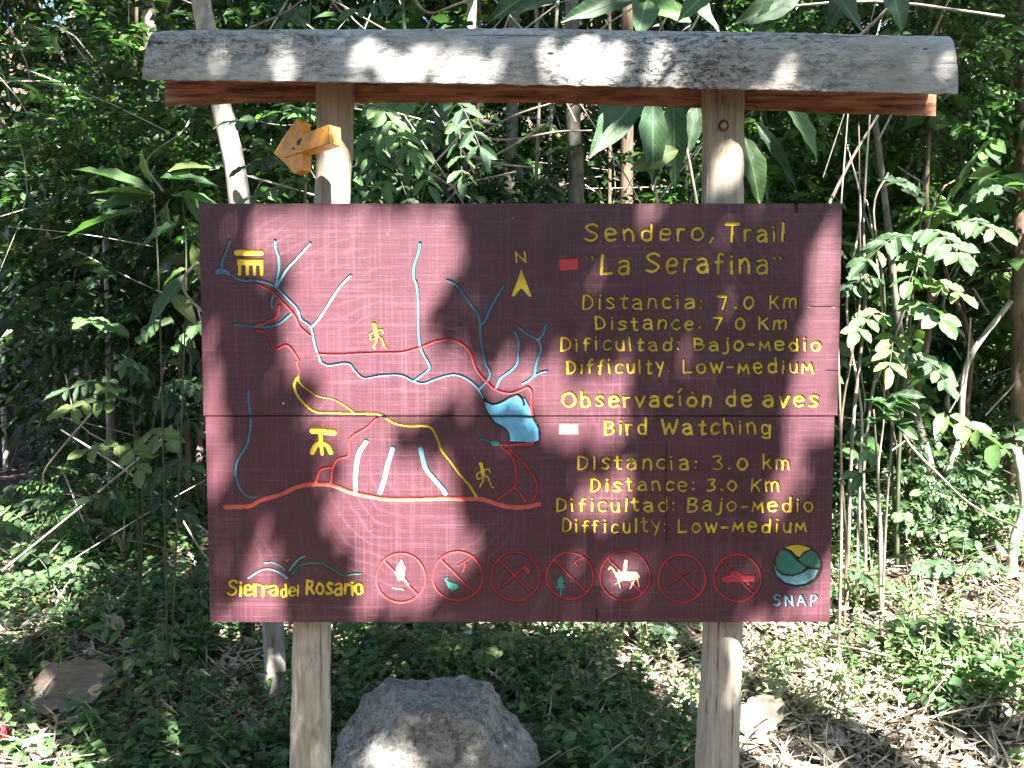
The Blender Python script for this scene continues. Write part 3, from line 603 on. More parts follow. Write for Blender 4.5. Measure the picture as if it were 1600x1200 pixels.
# ------------------------------------------------------------------ posts, log, beam, nails
def post(pts, label, Y=.055, knot=None):
    P = []; Rr = []
    for px, py, wpx in pts:
        p = at(px, py, Y); P.append(p); Rr.append(wpx / F * (p[1] - CAM[1]) / 2)
    base = P[-1].copy(); base[2] = -.15; P.append(base); Rr.append(Rr[-1] * 1.04)
    S = spline(P, 64); rr = np.interp(np.linspace(0, 1, len(S)), np.linspace(0, 1, len(Rr)), Rr)
    rr *= 1 + .02 * np.sin(np.arange(len(S)) * .7) + .012 * np.sin(np.arange(len(S)) * 2.3)
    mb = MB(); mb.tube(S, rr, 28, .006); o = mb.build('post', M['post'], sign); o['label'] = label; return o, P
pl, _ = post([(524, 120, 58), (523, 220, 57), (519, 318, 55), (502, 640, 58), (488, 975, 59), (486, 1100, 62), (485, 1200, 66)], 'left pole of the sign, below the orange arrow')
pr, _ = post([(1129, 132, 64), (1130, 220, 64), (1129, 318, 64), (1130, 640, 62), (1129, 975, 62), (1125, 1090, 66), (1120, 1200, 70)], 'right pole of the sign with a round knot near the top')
kp = at(1131, 196, .0); mb = MB()
for q_, (rr_, y_) in enumerate([(.0085, .006)]):
    mb.tube([kp + np.array([0, .012, 0]), kp + np.array([0, -.003 + y_ * 0, 0])], [.009, .007], 12)
k_ = link('knot', mb.mesh('knot', bark_mat('knot_wood', (.2, .13, .07), (.5, .38, .22)))); k_.parent = pr
mb = MB(); mb.tube([(kp + np.array([.011 * math.cos(a), .004, .0125 * math.sin(a)])) for a in np.linspace(0, 2 * math.pi, 15)], .0028, 6)
k_ = link('knot_ring', mb.mesh('knot_ring', bark_mat('knot_bark', (.05, .03, .02), (.12, .08, .045)))); k_.parent = pr
# roof log: D-shaped cross-section, flat underside
n = 140; m_ = 30; xs_ = np.linspace(0, 1, n); Vl = []
def bot(t): return np.interp(t, [0, .1, .38, .7, 1], [125, 127, 131, 139, 148])
def topc(t): return np.interp(t, [0, .02, .2, .5, .62, .9, 1], [46, 44, 41, 40, 42, 49, 51])
for q, t in enumerate(xs_):
    pxx = 222 + (1497 - 222) * t
    fb = at(pxx, bot(t), -.065); tp = at(pxx, topc(t), -.01)
    hgt = tp[2] - fb[2]; a = math.pi / 2 * (1 - np.cos(np.linspace(0, math.pi, m_)) * np.abs(np.cos(np.linspace(0, math.pi, m_))) ** -.0); rr0 = 0
    rr = 1 + .006 * math.sin(q * .13) + rng.normal(0, .0035, m_)
    sa = np.sin(a); ca = np.cos(a); yy = .06 - .125 * np.sign(ca) * np.abs(ca) ** .42; zz = fb[2] + hgt * .97 * sa ** .8 * rr + .085 * (1 - np.cos(a)) / 2 * (1 - sa)
    zz[0] += rng.normal(0, .0012); yy = yy + rng.normal(0, .001, m_)
    xo = np.full(m_, fb[0]) + .018 * sa * (1 - t) * (t < .5) * max(0, 1 - q / 12) - .006 * sa * max(0, 1 - (n - 1 - q) / 12)
    Vl.append(np.stack([xo, yy, zz], 1))
Vl = np.array(Vl).reshape(-1, 3); q = []
for i in range(n - 1):
    for j in range(m_): k = (j + 1) % m_; q.append((i * m_ + j, (i + 1) * m_ + j, (i + 1) * m_ + k, i * m_ + k))
c0 = Vl[:m_].mean(0); cN = Vl[-m_:].mean(0); Vl = np.concatenate([Vl, [c0, cN], Vl[:m_], Vl[-m_:]]); tr = []; e0 = n * m_ + 2; e1 = e0 + m_
for j in range(m_): k = (j + 1) % m_; tr += [(n * m_, e0 + j, e0 + k), (n * m_ + 1, e1 + k, e1 + j)]
lg = link('roof_log', mesh_from('roof_log', Vl, [np.array(q), np.array(tr)], M['log']), sign); lg['label'] = 'weathered grey half log lying across the pole tops'
bm_ = []
n = 60
for q_, t in enumerate(np.linspace(0, 1, n)):
    pxx = 258 + (1462 - 258) * t
    lo = at(pxx, np.interp(t, [0, .15, .5, .8, 1], [166, 160, 161, 174, 182]) + rng.normal(0, .5), .08)
    up = at(pxx, bot((pxx - 222) / 1275) - 14, .08)
    bm_.append([(lo[0], .08, lo[2]), (lo[0], .125, lo[2] + .014), (lo[0], .125, up[2]), (lo[0], .08, up[2])])
bm_ = np.array(bm_).reshape(-1, 3); q = []
for i in range(n - 1):
    for j in range(4): k = (j + 1) % 4; q.append((i * 4 + j, (i + 1) * 4 + j, (i + 1) * 4 + k, i * 4 + k))
q += [(3, 2, 1, 0), ((n - 1) * 4, (n - 1) * 4 + 1, (n - 1) * 4 + 2, (n - 1) * 4 + 3)]
bo = link('beam', mesh_from('beam', bm_, [np.array(q)], M['beam'], smooth=False), sign); bo['label'] = 'reddish brown beam under the grey log'

# ------------------------------------------------------------------ orange arrow on the left pole
ar = empty('direction_arrow', at(500, 225, -.03), 'chunky orange wooden arrow pointing left on the left pole', 'arrow')
ax = norm(np.array([[-.80, .58, -.10]]))[0]; up_ = norm(np.array([[0, .05, 1.0]]))[0]; sd = np.cross(ax, up_); up_ = np.cross(sd, ax)
org = at(523, 212, -.085)
def boxalong(mb, o, L, hw, hh, taper=1.0):
    V = []
    for s, f_ in ((0, 1), (L, taper)):
        for a, b in ((-1, -1), (1, -1), (1, 1), (-1, 1)): V.append(o + ax * s + sd * a * hw * f_ + up_ * b * hh * f_)
    mb.add(V, [(0, 1, 5, 4), (1, 2, 6, 5), (2, 3, 7, 6), (3, 0, 4, 7), (4, 5, 6, 7)])
mb = MB(); boxalong(mb, org, .165, .019, .0225, .92)
sh = mb.build('arrow_shaft', M['arrow'], ar, smooth=False); bv = sh.modifiers.new('b', 'BEVEL'); bv.width = .002; bv.segments = 2
mb = MB(); mb.add([org + ax * -.001 + sd * a * .0185 + up_ * b * .022 for a, b in ((-1, -1), (1, -1), (1, 1), (-1, 1))], [(3, 2, 1, 0)])
e_ = mb.build('end_grain', M['arrow_end'], ar, smooth=False); e_['label'] = 'bright yellow cut end of the arrow'
mb = MB(); H_ = [(.205, 0), (.165, .038), (.115, .078), (.098, .064), (.10, -.03), (.105, -.075), (.135, -.078), (.17, -.035)]
Vh = [org + ax * a + up_ * b * .84 + sd * s for s in (-.014, .014) for a, b in H_]
mb.add(Vh, [(i, (i + 1) % 8, 8 + (i + 1) % 8, 8 + i) for i in range(8)] )
for s in (0, 8): mb.add([Vh[s + i] for i in range(8)] + [np.mean(Vh[s:s + 8], axis=0)], None, [((i + 1) % 8, i, 8) if s == 0 else (i, (i + 1) % 8, 8) for i in range(8)])
hd_ = mb.build('arrow_head', M['arrow'], ar, smooth=False)
mb = MB()
sdc = sd if sd[1] < 0 else -sd
for a, b, r_ in ((.108, .004, .006), (.100, .009, .004), (.127, -.006, .003)):
    c = org + ax * a + up_ * b + sdc * .0185; mb.tube([c + sdc * -.004, c + sdc * .0012], r_, 9)
mb.build('nail_hole', M['black'], ar)

def vnoise(u, v, s, seed):
    r2 = np.random.default_rng(seed); T = r2.random((64, 64)); a = u / s; b = v / s; i = np.floor(a).astype(int); j = np.floor(b).astype(int)
    f = a - i; g = b - j; f = f * f * (3 - 2 * f); g = g * g * (3 - 2 * g)
    t = lambda p, q: T[p % 64, q % 64]
    return (t(i, j) * (1 - f) + t(i + 1, j) * f) * (1 - g) + (t(i, j + 1) * (1 - f) + t(i + 1, j + 1) * f) * g
# ------------------------------------------------------------------ rocks
def rock(name, c, size, mat, label, seed, cat='rock', group=None, flat=.0, cuts=9):
    import bmesh
    bm = bmesh.new(); bmesh.ops.create_icosphere(bm, subdivisions=6 if name == 'boulder' else 4, radius=1)
    r2 = np.random.default_rng(seed); planes = [(norm(r2.normal(0, 1, 3)), r2.uniform(.68, .92)) for _ in range(cuts)]
    if name == 'boulder': planes = planes[:3] + [(norm(np.array([.08, -.1, 1.0])), .72), (norm(np.array([.75, -.2, .6])), .74), (norm(np.array([-.7, -.3, .6])), .78), (norm(np.array([.1, -1, .25])), .7)]
    V = np.array([v.co for v in bm.verts]); bm.verts.ensure_lookup_table()
    for nrm, d in planes:
        dd = V @ nrm; ex = np.maximum(0, dd - d); V -= ex[:, None] * nrm * .9
    ph = r2.uniform(0, 6, 6); V = V * (1 + sum(am * (vnoise(V[:, 0] + 9, V[:, 1] + 9, sc_, sd_) + vnoise(V[:, 1] + 9, V[:, 2] + 9, sc_, sd_ + 1) + vnoise(V[:, 2] + 9, V[:, 0] + 9, sc_, sd_ + 2) - 1.5) for am, sc_, sd_ in (((.05, .5, 21) if name == 'boulder' else (.1, .5, 21)), (.045, .22, 24), (.035, .1, 27), (.022, .045, 30))))[:, None]
    V *= (1 + .02 * np.sin(V[:, :1] * 5 + ph[0]) * np.sin(V[:, 1:2] * 6 + ph[1]) + .02 * np.sin(V[:, 2:3] * 13 + ph[2]) * np.sin(V[:, :1] * 11 + ph[3]) + .008 * np.sin(V[:, 1:2] * 31 + ph[4]) * np.sin(V[:, :1] * 27 + ph[5]))
    V = V * np.array(size)
    for v, co in zip(bm.verts, V): v.co = co
    me = bpy.data.meshes.new(name); bm.to_mesh(me); bm.free(); me.materials.append(mat)
    me.polygons.foreach_set('use_smooth', np.ones(len(me.polygons), bool))
    o = link(name, me, None, tuple(c)); return tag(o, label, cat, group)
c = at(682, 1160, .33)
rock('boulder', (c[0], .34, .19), (.305, .22, .315), M['rock'], 'large grey mossy boulder on the ground between the two poles', 12, 'boulder')
for (px, py, Y, s, lb, sd_) in ((345, 1196, .95, .04, 'small grey stone at the bottom edge, left of the left pole', 3), (200, 1192, 1.0, .035, 'small pinkish stone near the bottom left corner', 4),
                           (428, 1152, 1.1, .055, 'flat grey stone just left of the left pole foot', 6), (838, 1150, .8, .05, 'pale sunlit stone against the right side of the boulder', 7), (60, 1175, 1.05, .05, 'low grey stone at the bottom left corner', 8)):
    p = hit(px, py); rock('stone', (p[0], p[1], p[2] + s * .35), (s * 1.3, s, s * .7), M['rock_pale'], lb, sd_, 'stone', 'loose stones on the forest floor')

# ------------------------------------------------------------------ sun-flecked shade: boughs of an unseen tree, leaves placed to shape it
LIT = [  # lit patches on and around the sign, photo pixels
 [(398, 318), (560, 318), (700, 318), (725, 360), (735, 420), (700, 455), (672, 500), (668, 560), (720, 560), (745, 590), (720, 640), (650, 655), (560, 640), (520, 600), (460, 600), (436, 540), (432, 470), (452, 452), (440, 420), (400, 400), (385, 360)],
 [(310, 470), (332, 480), (338, 560), (352, 600), (345, 655), (372, 700), (366, 750), (330, 790), (310, 800)],
 [(520, 660), (570, 655), (620, 690), (690, 700), (720, 760), (735, 830), (690, 850), (600, 845), (540, 830), (500, 800), (530, 740)],
 [(600, 560), (700, 560), (880, 560), (905, 590), (950, 565), (985, 600), (992, 650), (985, 700), (900, 705), (850, 700), (830, 640), (760, 615), (690, 620)],
 [(378, 850), (440, 845), (442, 900), (462, 990), (335, 990), (340, 950), (380, 930)],
 [(550, 840), (740, 840), (742, 880), (700, 915), (655, 965), (560, 975), (548, 920)],
 [(1288, 350), (1320, 330), (1320, 690), (1290, 700), (1262, 690), (1268, 740), (1240, 790), (1205, 830), (1180, 820), (1205, 770), (1222, 700), (1215, 640), (1240, 560), (1262, 450)],
 [(905, 745), (990, 735), (1002, 760), (980, 800), (920, 830), (890, 815)], [(1052, 520), (1075, 520), (1082, 590), (1066, 605)],
 [(943, 868), (985, 862), (1012, 885), (1008, 918), (975, 930), (945, 915)], [(1218, 950), (1265, 925), (1285, 860), (1320, 840), (1325, 1000), (1215, 985)],
 [(1008, 300), (1050, 300), (1048, 335), (1015, 335)],
]
LIT_LOG = [[(600, 56), (665, 64), (755, 66), (785, 95), (775, 142), (630, 144), (590, 110)], [(850, 30), (1090, 30), (1095, 75), (1060, 142), (870, 142), (850, 90)], [(560, 60), (600, 50), (610, 90), (570, 110)], [(330, 70), (480, 70), (470, 115), (340, 110)], [(1195, 140), (1215, 98), (1290, 96), (1312, 128), (1300, 156), (1210, 156)]]
LIT_POST = [[(498, 222), (530, 205), (575, 205), (575, 325), (480, 325), (486, 262)], [(1104, 240), (1165, 230), (1175, 270), (1142, 302), (1106, 288)], [(1135, 975), (1185, 975), (1178, 1070), (1146, 1060)], [(445, 1040), (466, 1035), (466, 1130), (450, 1150)], [(1385, 158), (1450, 156), (1435, 186), (1380, 186)]]
LIT_FAR = [(1.15, [(325, 150), (385, 150), (400, 325), (345, 325)]), (.8, [(560, 165), (660, 160), (765, 165), (765, 240), (720, 300), (650, 240), (600, 275)]), (1.0, [(95, 235), (230, 240), (345, 240), (345, 320), (250, 310), (100, 300)]), (1.0, [(90, 335), (150, 330), (150, 360), (90, 365)]),
 (1.2, [(120, 500), (330, 490), (330, 555), (130, 555)]), (1.1, [(80, 625), (190, 620), (190, 680), (80, 680)]), (.7, [(1000, 225), (1070, 225), (1070, 275), (1000, 275)]), (1.4, [(1340, 390), (1450, 470), (1400, 600), (1340, 560)]), (.8, [(1040, 160), (1080, 160), (1080, 230), (1040, 230)])]
HALF = [(-.07, [(215, 30), (1500, 30), (1500, 155), (215, 130)]), (BY, [(430, 540), (720, 540), (760, 640), (640, 700), (480, 700)]), (BY, [(500, 700), (740, 700), (740, 860), (500, 850)]), (.1, [(1090, 980), (1160, 980), (1160, 1200), (1090, 1200)]), (.2, [(520, 1040), (840, 1040), (840, 1200), (520, 1200)])]
LIT_BOULDER = [[(566, 1128), (615, 1132), (665, 1176), (655, 1215), (590, 1215)]]
def inpoly(x, y, P):
    r = np.zeros(x.shape, bool); P = np.array(P, float)
    for a, b in zip(P, np.roll(P, -1, axis=0)):
        c = (a[1] > y) != (b[1] > y); r ^= c & (x < (b[0] - a[0]) * (y - a[1]) / (b[1] - a[1] + 1e-9) + a[0])
    return r
def plane_uv(px, py, Y): p = at(px, py, Y); t = (p[1] - BY) / -SUN[1]; return (p[0] + SUN[0] * t, p[2] + SUN[2] * t)
LXZ = [np.array([plane_uv(*p, Y) for p in poly]) for Y, polys in ((BY, LIT), (-.07, LIT_LOG), (.004, LIT_POST), (.16, LIT_BOULDER)) for poly in polys] + [np.array([plane_uv(*p, Y) for p in poly]) for Y, poly in LIT_FAR]
def ground_uv(px, py): p = hit(px, py); t = (p[1] - BY) / -SUN[1]; return (p[0] + SUN[0] * t, p[2] + SUN[2] * t)
DXZ = [np.array([ground_uv(*p) for p in poly]) for poly in ([(15, 1040), (60, 1000), (230, 1000), (250, 1199), (140, 1199), (100, 1170), (20, 1150)],)]
DXZ = [P for P in DXZ] + [P + np.array([0, .12]) for P in DXZ]
HXZ = [np.array([plane_uv(*p, Y) for p in poly]) for Y, poly in HALF]
sgx0, sgz0 = bp(200, 1200); sgx1, sgz1 = bp(1530, 20)
def lit(u, v):
    inside = (u > sgx0) & (u < sgx1) & (v > sgz0) & (v < sgz1)
    r = np.zeros(u.shape, bool)
    fine = .5 * vnoise(u, v, .07, 41) + .5 * vnoise(u, v, .13, 42)
    for q_, P in enumerate(LXZ): r |= inpoly(u, v, P) & ((fine > .34) if len(LIT) <= q_ < len(LIT) + len(LIT_LOG) else True)
    nz_ = .6 * vnoise(u, v, .42, 1) + .4 * vnoise(u, v, .17, 2)
    thr = np.where(u > .95, .24, .6)                # the right-hand side stands in an open gap
    thr = np.where((u < -1.0), .54, thr); thr = np.where(v > 4.6, .54, thr)
    half = np.zeros(u.shape, bool)
    for P, pr in zip(HXZ, (0., .5, .5, .3, .1)): half |= inpoly(u, v, P) & (rng.random(u.shape) < pr)
    r |= half
    dk = np.zeros(u.shape, bool)
    for P in DXZ: dk |= inpoly(u, v, P)
    dk &= rng.random(u.shape) > .04; r &= ~dk; nz_ = np.where(dk, 0, nz_)
    return np.where(inside, r, r | (nz_ > thr))
def bough(u0, u1, v0, v1, step, size, seed, dens=2):
    uu, vv = np.meshgrid(np.arange(u0, u1, step), np.arange(v0, v1, step)); uu = uu.ravel(); vv = vv.ravel(); P = []
    for _ in range(dens):
        a = uu + rng.uniform(-.5, .5, len(uu)) * step; b = vv + rng.uniform(-.5, .5, len(uu)) * step
        k = ~lit(a, b); a, b = a[k], b[k]; t = rng.uniform(4.4, 5.4, len(a))
        P.append(np.stack([a, np.full(len(a), BY), b], 1) + SUN[None] * t[:, None])
    P = np.concatenate(P); n = len(P)
    N = norm(SUN[None] + rng.normal(0, .28, (n, 3))); D = norm(np.cross(N, rdir(n)))
    return P, D, N, rng.uniform(.8, 1.15, n) * size
shade = empty('unseen_shade_tree', (4.6, -5.2, 0), 'unseen tall leafy tree behind the viewer, boughs placed to shade the sign', 'tree')
mb = MB()
P, D, N, S = bough(sgx0, sgx1, sgz0, sgz1, .04, .075, 1, 2); leaf_batch(mb, P - D * S[:, None] / 2, D, N, S, S * .6, LO)
for (a, b, c_, d) in ((sgx1, 7.5, -.3, 6.2), (-6.5, sgx0, -.3, 6.2), (sgx0, sgx1, sgz1, 6.2), (sgx0, sgx1, -.3, sgz0)):
    P, D, N, S = bough(a, b, c_, d, .095, .17, 2, 2); leaf_batch(mb, P - D * S[:, None] / 2, D, N, S, S * .62, LO)
P, D, N, S = bough(-7, 11, 6.2, 14, .15, .27, 2, 2); leaf_batch(mb, P - D * S[:, None] / 2, D, N, S, S * .62, LO)
mb.build('crown', M['leaf_mid'], shade)
mb = MB(); B0 = np.array([4.6, -5.2, -.1]); TP = np.array([3.6, -4.2, 17.5]); mb.tube(spline([B0, (4.5, -5.1, 3), (4.0, -4.9, 6), TP], 20), np.linspace(.2, .05, 22)[:22] if False else .12, 10)
for tx, tz, st in ((-4, 6.5, 4.2), (-1, 5.2, 4), (3, 10, 6.5), (7, 7, 5), (6, 4.9, 4), (-3, 13, 10.5), (0, 16, 11), (7, 15, 10), (9, 11, 8), (3, 17, 12)):
    s0 = np.array([4.3 - st * .05, -5.05, st]); e = np.array([tx, -2.9 - rng.uniform(0, .6), tz]); mb.tube(spline([s0, (s0 * .5 + e * .5) + [0, -.15, .4], e], 12), np.linspace(.05, .012, 13), 6)
mb.build('trunk', M['bark_grey'], shade)

# ------------------------------------------------------------------ plants
def crown_mesh(name, R_, H_, nleaf, size, mat, flat=False, clump=26, tpl=MI, zmin=-.2):
    """leafy crown as clumps of leaves along twigs, centred on the origin"""
    mb = MB(); nc = max(6, nleaf // clump); C = rdir(nc) * (rng.random((nc, 1)) ** .38) * np.array([R_, R_, H_])
    per = nleaf // nc; P = []; D = []; N = []
    for c in C:
        o = norm(c[None] + rng.normal(0, .2, (1, 3)))[0]; L = rng.uniform(.18, .42) * (R_ ** .3)
        o[2] = o[2] * .5; o = norm(o[None])[0]; s1 = norm(np.cross(o, [0, 0, 1.0])[None])[0]; s2 = np.cross(s1, o)
        t = (np.arange(per) % 13) / 12.0; fr = np.arange(per) // 13; sg = np.where(np.arange(per) % 2, 1, -1)[:, None]
        fo = rng.normal(0, .5, (fr.max() + 1, 3))[fr]; of = norm(o[None] + fo); sf = norm(np.cross(of, rng.normal(0, .25, (fr.max() + 1, 3))[fr] + [0, 0, 1]))
        base = c[None] + of * (L * 1.3 * t)[:, None] - np.array([0, 0, .25 * L]) * (t ** 2)[:, None] + rng.normal(0, .05, (per, 3)) * size
        P.append(base); D.append(norm(sf * sg + of * .6 + np.array([0, 0, -.4]) + rng.normal(0, .22, (per, 3))))
        N.append(norm(np.array([0, -.35, 1.0]) + rng.normal(0, .3, (per, 3))))
    P = np.concatenate(P); n = len(P); S = rng.uniform(.65, 1.25, n) * size
    leaf_batch(mb, P, np.concatenate(D), np.concatenate(N), S, S * rng.uniform(.36, .5, n), tpl)
    return mb.mesh(name, mat)
CR = {'big': [crown_mesh('crown_large_leaf', .9, .85, 900, .17, M['leaf_mid'], tpl=HI), crown_mesh('crown_large_leaf', .9, .85, 800, .16, M['leaf_bright'], tpl=HI)], 'dark': [crown_mesh('crown_dark', 1.0, .85, 3200, .095, M['leaf_dark']) for _ in range(2)], 'mid': [crown_mesh('crown_mid', .95, .8, 2800, .10, M['leaf_mid']) for _ in range(2)],
      'fine': [crown_mesh('crown_fine', .9, .8, 4200, .06, M['leaf_dark'], clump=34)], 'bright': [crown_mesh('crown_bright', .8, .7, 1800, .10, M['leaf_bright'])]}
CANOPY = [crown_mesh('canopy_crown', 2.5, .9, 3600, .27, M['leaf_dark'], clump=40, tpl=LO) for _ in range(2)]
STEM = {}
def stem_mesh(kind, H, r, mat, lean):
    mb = MB(); pts = [(0, 0, -.1)]
    for k in range(1, 6): pts.append((lean * H * k / 5 + rng.normal(0, .03 * H ** .5), rng.normal(0, .03 * H ** .5), H * k / 5))
    mb.tube(spline(pts, 20), np.linspace(r, r * .35, 21), 7, .04)
    for k in range(5):
        z = H * rng.uniform(.45, .95); a = rng.uniform(0, 6.28); o = np.array([lean * z, 0, z]); e = o + np.array([math.cos(a), math.sin(a), .7]) * rng.uniform(.2, .5) * max(.5, H * .25)
        mb.tube([o, (o + e) / 2 + [0, 0, .05], e], [r * .3, r * .2, r * .1], 5)
    return mb.mesh(kind, M[mat])
STM = [stem_mesh('sapling_stem', 2.6, .022, 'bark_grey', .04), stem_mesh('sapling_stem', 2.6, .018, 'bark_white', -.05), stem_mesh('sapling_stem', 2.6, .026, 'bark_brown', .08)]

cols = ['dark-leaved', 'fresh green', 'small-leaved', 'bright green']
def where(x, y):
    px = 800 + x / (y - CAM[1]) * F
    s = 'at far left' if px < 120 else 'behind the board left end' if px < 480 else 'between the poles' if px < 1120 else 'behind the board right end' if px < 1330 else 'at the right'
    d = 'near' if y < 3.5 else 'further back' if y < 7 else 'deep in wood'
    return s + ', ' + d
ADJ = ['leaning', 'slender', 'spreading', 'bushy', 'ragged', 'low', 'broad', 'drooping', 'upright', 'sparse', 'dense', 'tangled']
def sapling(x, y, kind, H, sc, name, label, cat, group, nstem=0):
    z = float(gz(x, y)); r = empty(name, (x, y, z), label, cat, group)
    st = bpy.data.objects.new('stem', STM[nstem % 3]); COL.objects.link(st); st.parent = r; st.scale = (sc * .8 + .3, sc * .8 + .3, H / 2.6); st.rotation_euler = (0, 0, rng.uniform(0, 6))
    ms = CR[kind]; cr = bpy.data.objects.new('crown', ms[int(rng.integers(len(ms)))]); COL.objects.link(cr); cr.parent = r
    cr.location = (0, 0, H * .85); cr.scale = (sc, sc, sc * rng.uniform(.9, 1.25)); cr.rotation_euler = (rng.uniform(-.3, .3), rng.uniform(-.3, .3), rng.uniform(0, 6)); cr['kind'] = 'stuff'
    return r
kn = {'dark': 'dark-leaved', 'mid': 'mid-green', 'fine': 'small-leaved', 'big': 'large-leaved', 'bright': 'bright green'}
used_lab = {}
def uniq(lb):
    n = used_lab.get(lb, 0); used_lab[lb] = n + 1
    extra = ['', ', lower one', ', taller one', ', one further back', ', one further right', ', one further left', ', one nearest the path']
    return lb + (extra[n] if n < len(extra) else ', one among several')
# middle and far understorey trees
kinds = ['dark', 'mid', 'fine', 'big', 'mid', 'bright', 'big', 'dark']
cnt = 0
for row, (yy, nn, span, hh) in enumerate([(3.6, 7, 2.9, 2.2), (5.0, 9, 4.2, 2.8), (6.6, 11, 5.6, 3.3), (8.6, 12, 7.2, 3.9), (11, 12, 9, 4.6)]):
    for k in range(nn):
        x = -span + 2 * span * (k + .5) / nn + rng.uniform(-.3, .3); y = yy + rng.uniform(-.6, .6)
        pxk = 800 + x / (y - CAM[1]) * F
        if (740 < pxk < 1100 and y < 8): continue
        if abs(x - path_x(y)) < .75 and y < 9.5: continue
        for lev in range(2 if yy < 8 else 3):
            kd = kinds[int(rng.integers(8))]; H = hh * (.45 + .5 * lev) * rng.uniform(.8, 1.2) + .25
            xx, y2 = x + rng.uniform(-.5, .5), y + rng.uniform(-.5, .5)
            if abs(xx - path_x(y2)) < .75 and lev == 0 and y2 < 9.5: continue
            sapling(xx, y2, kd, H, (.75 + yy * .05) * rng.uniform(.8, 1.15), 'understorey_tree', uniq(kn[kd] + ' ' + ADJ[cnt % 12] + ' young tree ' + where(xx, y2)), 'tree', 'young trees of the understorey', cnt); cnt += 1
# low bushes
cnt = 0
for k in range(46):
    y = rng.uniform(2.2, 9.5); x = rng.uniform(-1, 1) * (y + 2.3) * .62
    if abs(x - path_x(y)) < .85: continue
    kd = ['dark', 'mid', 'fine', 'bright'][int(rng.integers(4))]
    sapling(x, y, kd, .38, rng.uniform(.32, .5), 'bush', uniq(kn[kd] + ' ' + ADJ[(cnt * 5) % 12] + ' bush ' + where(x, y)), 'bush', 'low bushes of the forest floor', cnt); cnt += 1
# near large-leaved growth closing the right and upper left sides
for x, y, kd, H, sc in ((1.75, 2.9, 'big', 1.1, .55), (2.3, 3.2, 'mid', 1.7, .7), (2.6, 2.8, 'big', 2.3, .7), (1.9, 3.4, 'bright', 2.5, .7), (3.0, 3.6, 'big', 1.2, .8), (-1.9, 2.9, 'mid', 2.5, .6), (-2.5, 3.4, 'bright', 2.9, .8), (-1.45, 2.6, 'big', 2.0, .45), (2.1, 2.4, 'mid', 2.9, .6), (1.35, 2.7, 'big', 2.7, .5), (-2.9, 3.9, 'mid', 2.3, .8)):
    sapling(x, y, kd, H, sc, 'understorey_tree', uniq(kn[kd] + ' near young tree ' + where(x, y)), 'tree', 'young trees of the understorey', cnt); cnt += 1
# the wood goes on behind the viewer
for k in range(16):
    a = -10.5 + 21 * k / 15; y = -8.5 + rng.uniform(-1.5, 1.5) + abs(a) * .3
    if abs(a - 4.6) < 1: a -= 1.5
    sapling(a, y, 'dark', 2.6 + (k % 2) * 1.2, 2.7, 'understorey_tree', uniq(ADJ[k % 12] + ' wide tree behind the viewer, out of the picture, ' + ('left side' if a < 0 else 'right side')), 'tree', 'trees behind the viewer', k)
# tall forest trees carrying the closed canopy
cnt = 0
TT = [(-7, 3), (-4.2, 1.8), (1.2, 4.6), (3.6, 4.6), (6.5, 3.2), (-6, 6.5), (-3.2, 6), (-.4, 6.3), (2.8, 7.4), (5.8, 7), (9, 5.5), (-8, 10), (-5, 9.6), (-1.8, 10), (1.4, 10.6), (4.8, 11), (8.4, 10), (-10, 13.5), (-6.6, 13.2), (-3, 13.6), (.4, 14), (3.6, 14.2), (7.2, 14), (11, 13)]
for x, y in TT:
    x += rng.uniform(-.4, .4); y += rng.uniform(-.4, .4)
    if abs(x - path_x(y)) < .8: x -= 1.2
    z = float(gz(x, y)); r = empty('forest_tree', (x, y, z), uniq('tall ' + ['grey', 'pale', 'brown'][cnt % 3] + ' ' + ['straight', 'leaning', 'knotty', 'slim'][cnt % 4] + ' forest trunk ' + where(x, y)), 'tree', 'tall trees of the forest')
    mb = MB(); H = 8.2 - z + rng.uniform(-.3, .5); pts = [(0, 0, -.2)] + [(rng.normal(0, .1), rng.normal(0, .1), H * q / 4) for q in range(1, 5)]
    rad = rng.uniform(.045, .1); mb.tube(spline(pts, 24), np.linspace(rad, rad * .5, 25), 9, .03)
    t_ = mb.mesh('trunk', M[['bark_grey', 'bark_white', 'bark_brown'][cnt % 3]]); o = link('trunk', t_); o.parent = r
    c_ = bpy.data.objects.new('crown', CANOPY[cnt % 2]); COL.objects.link(c_); c_.parent = r; c_.location = (0, 0, H); c_.rotation_euler = (0, 0, rng.uniform(0, 6)); c_['kind'] = 'stuff'; cnt += 1
# far wood, one mass
mb = MB(); n = 34000; P = np.stack([rng.uniform(-19, 19, n), rng.uniform(13.5, 18.5, n), rng.random(n) * 9.5], 1); P[:, 2] += gz(P[:, 0], P[:, 1])
k = vnoise(P[:, 0], P[:, 2], 1.1, 9) + rng.normal(0, .12, n) > .12; P = P[k]; n = len(P); S = rng.uniform(.2, .42, n)
leaf_batch(mb, P, rdir(n, -.9, .3), norm(rng.normal(0, .6, (n, 3)) + [0, -.6, .7]), S, S * .5, LO)
tag(mb.build('distant_forest', M['leaf_mid']), kind='stuff')

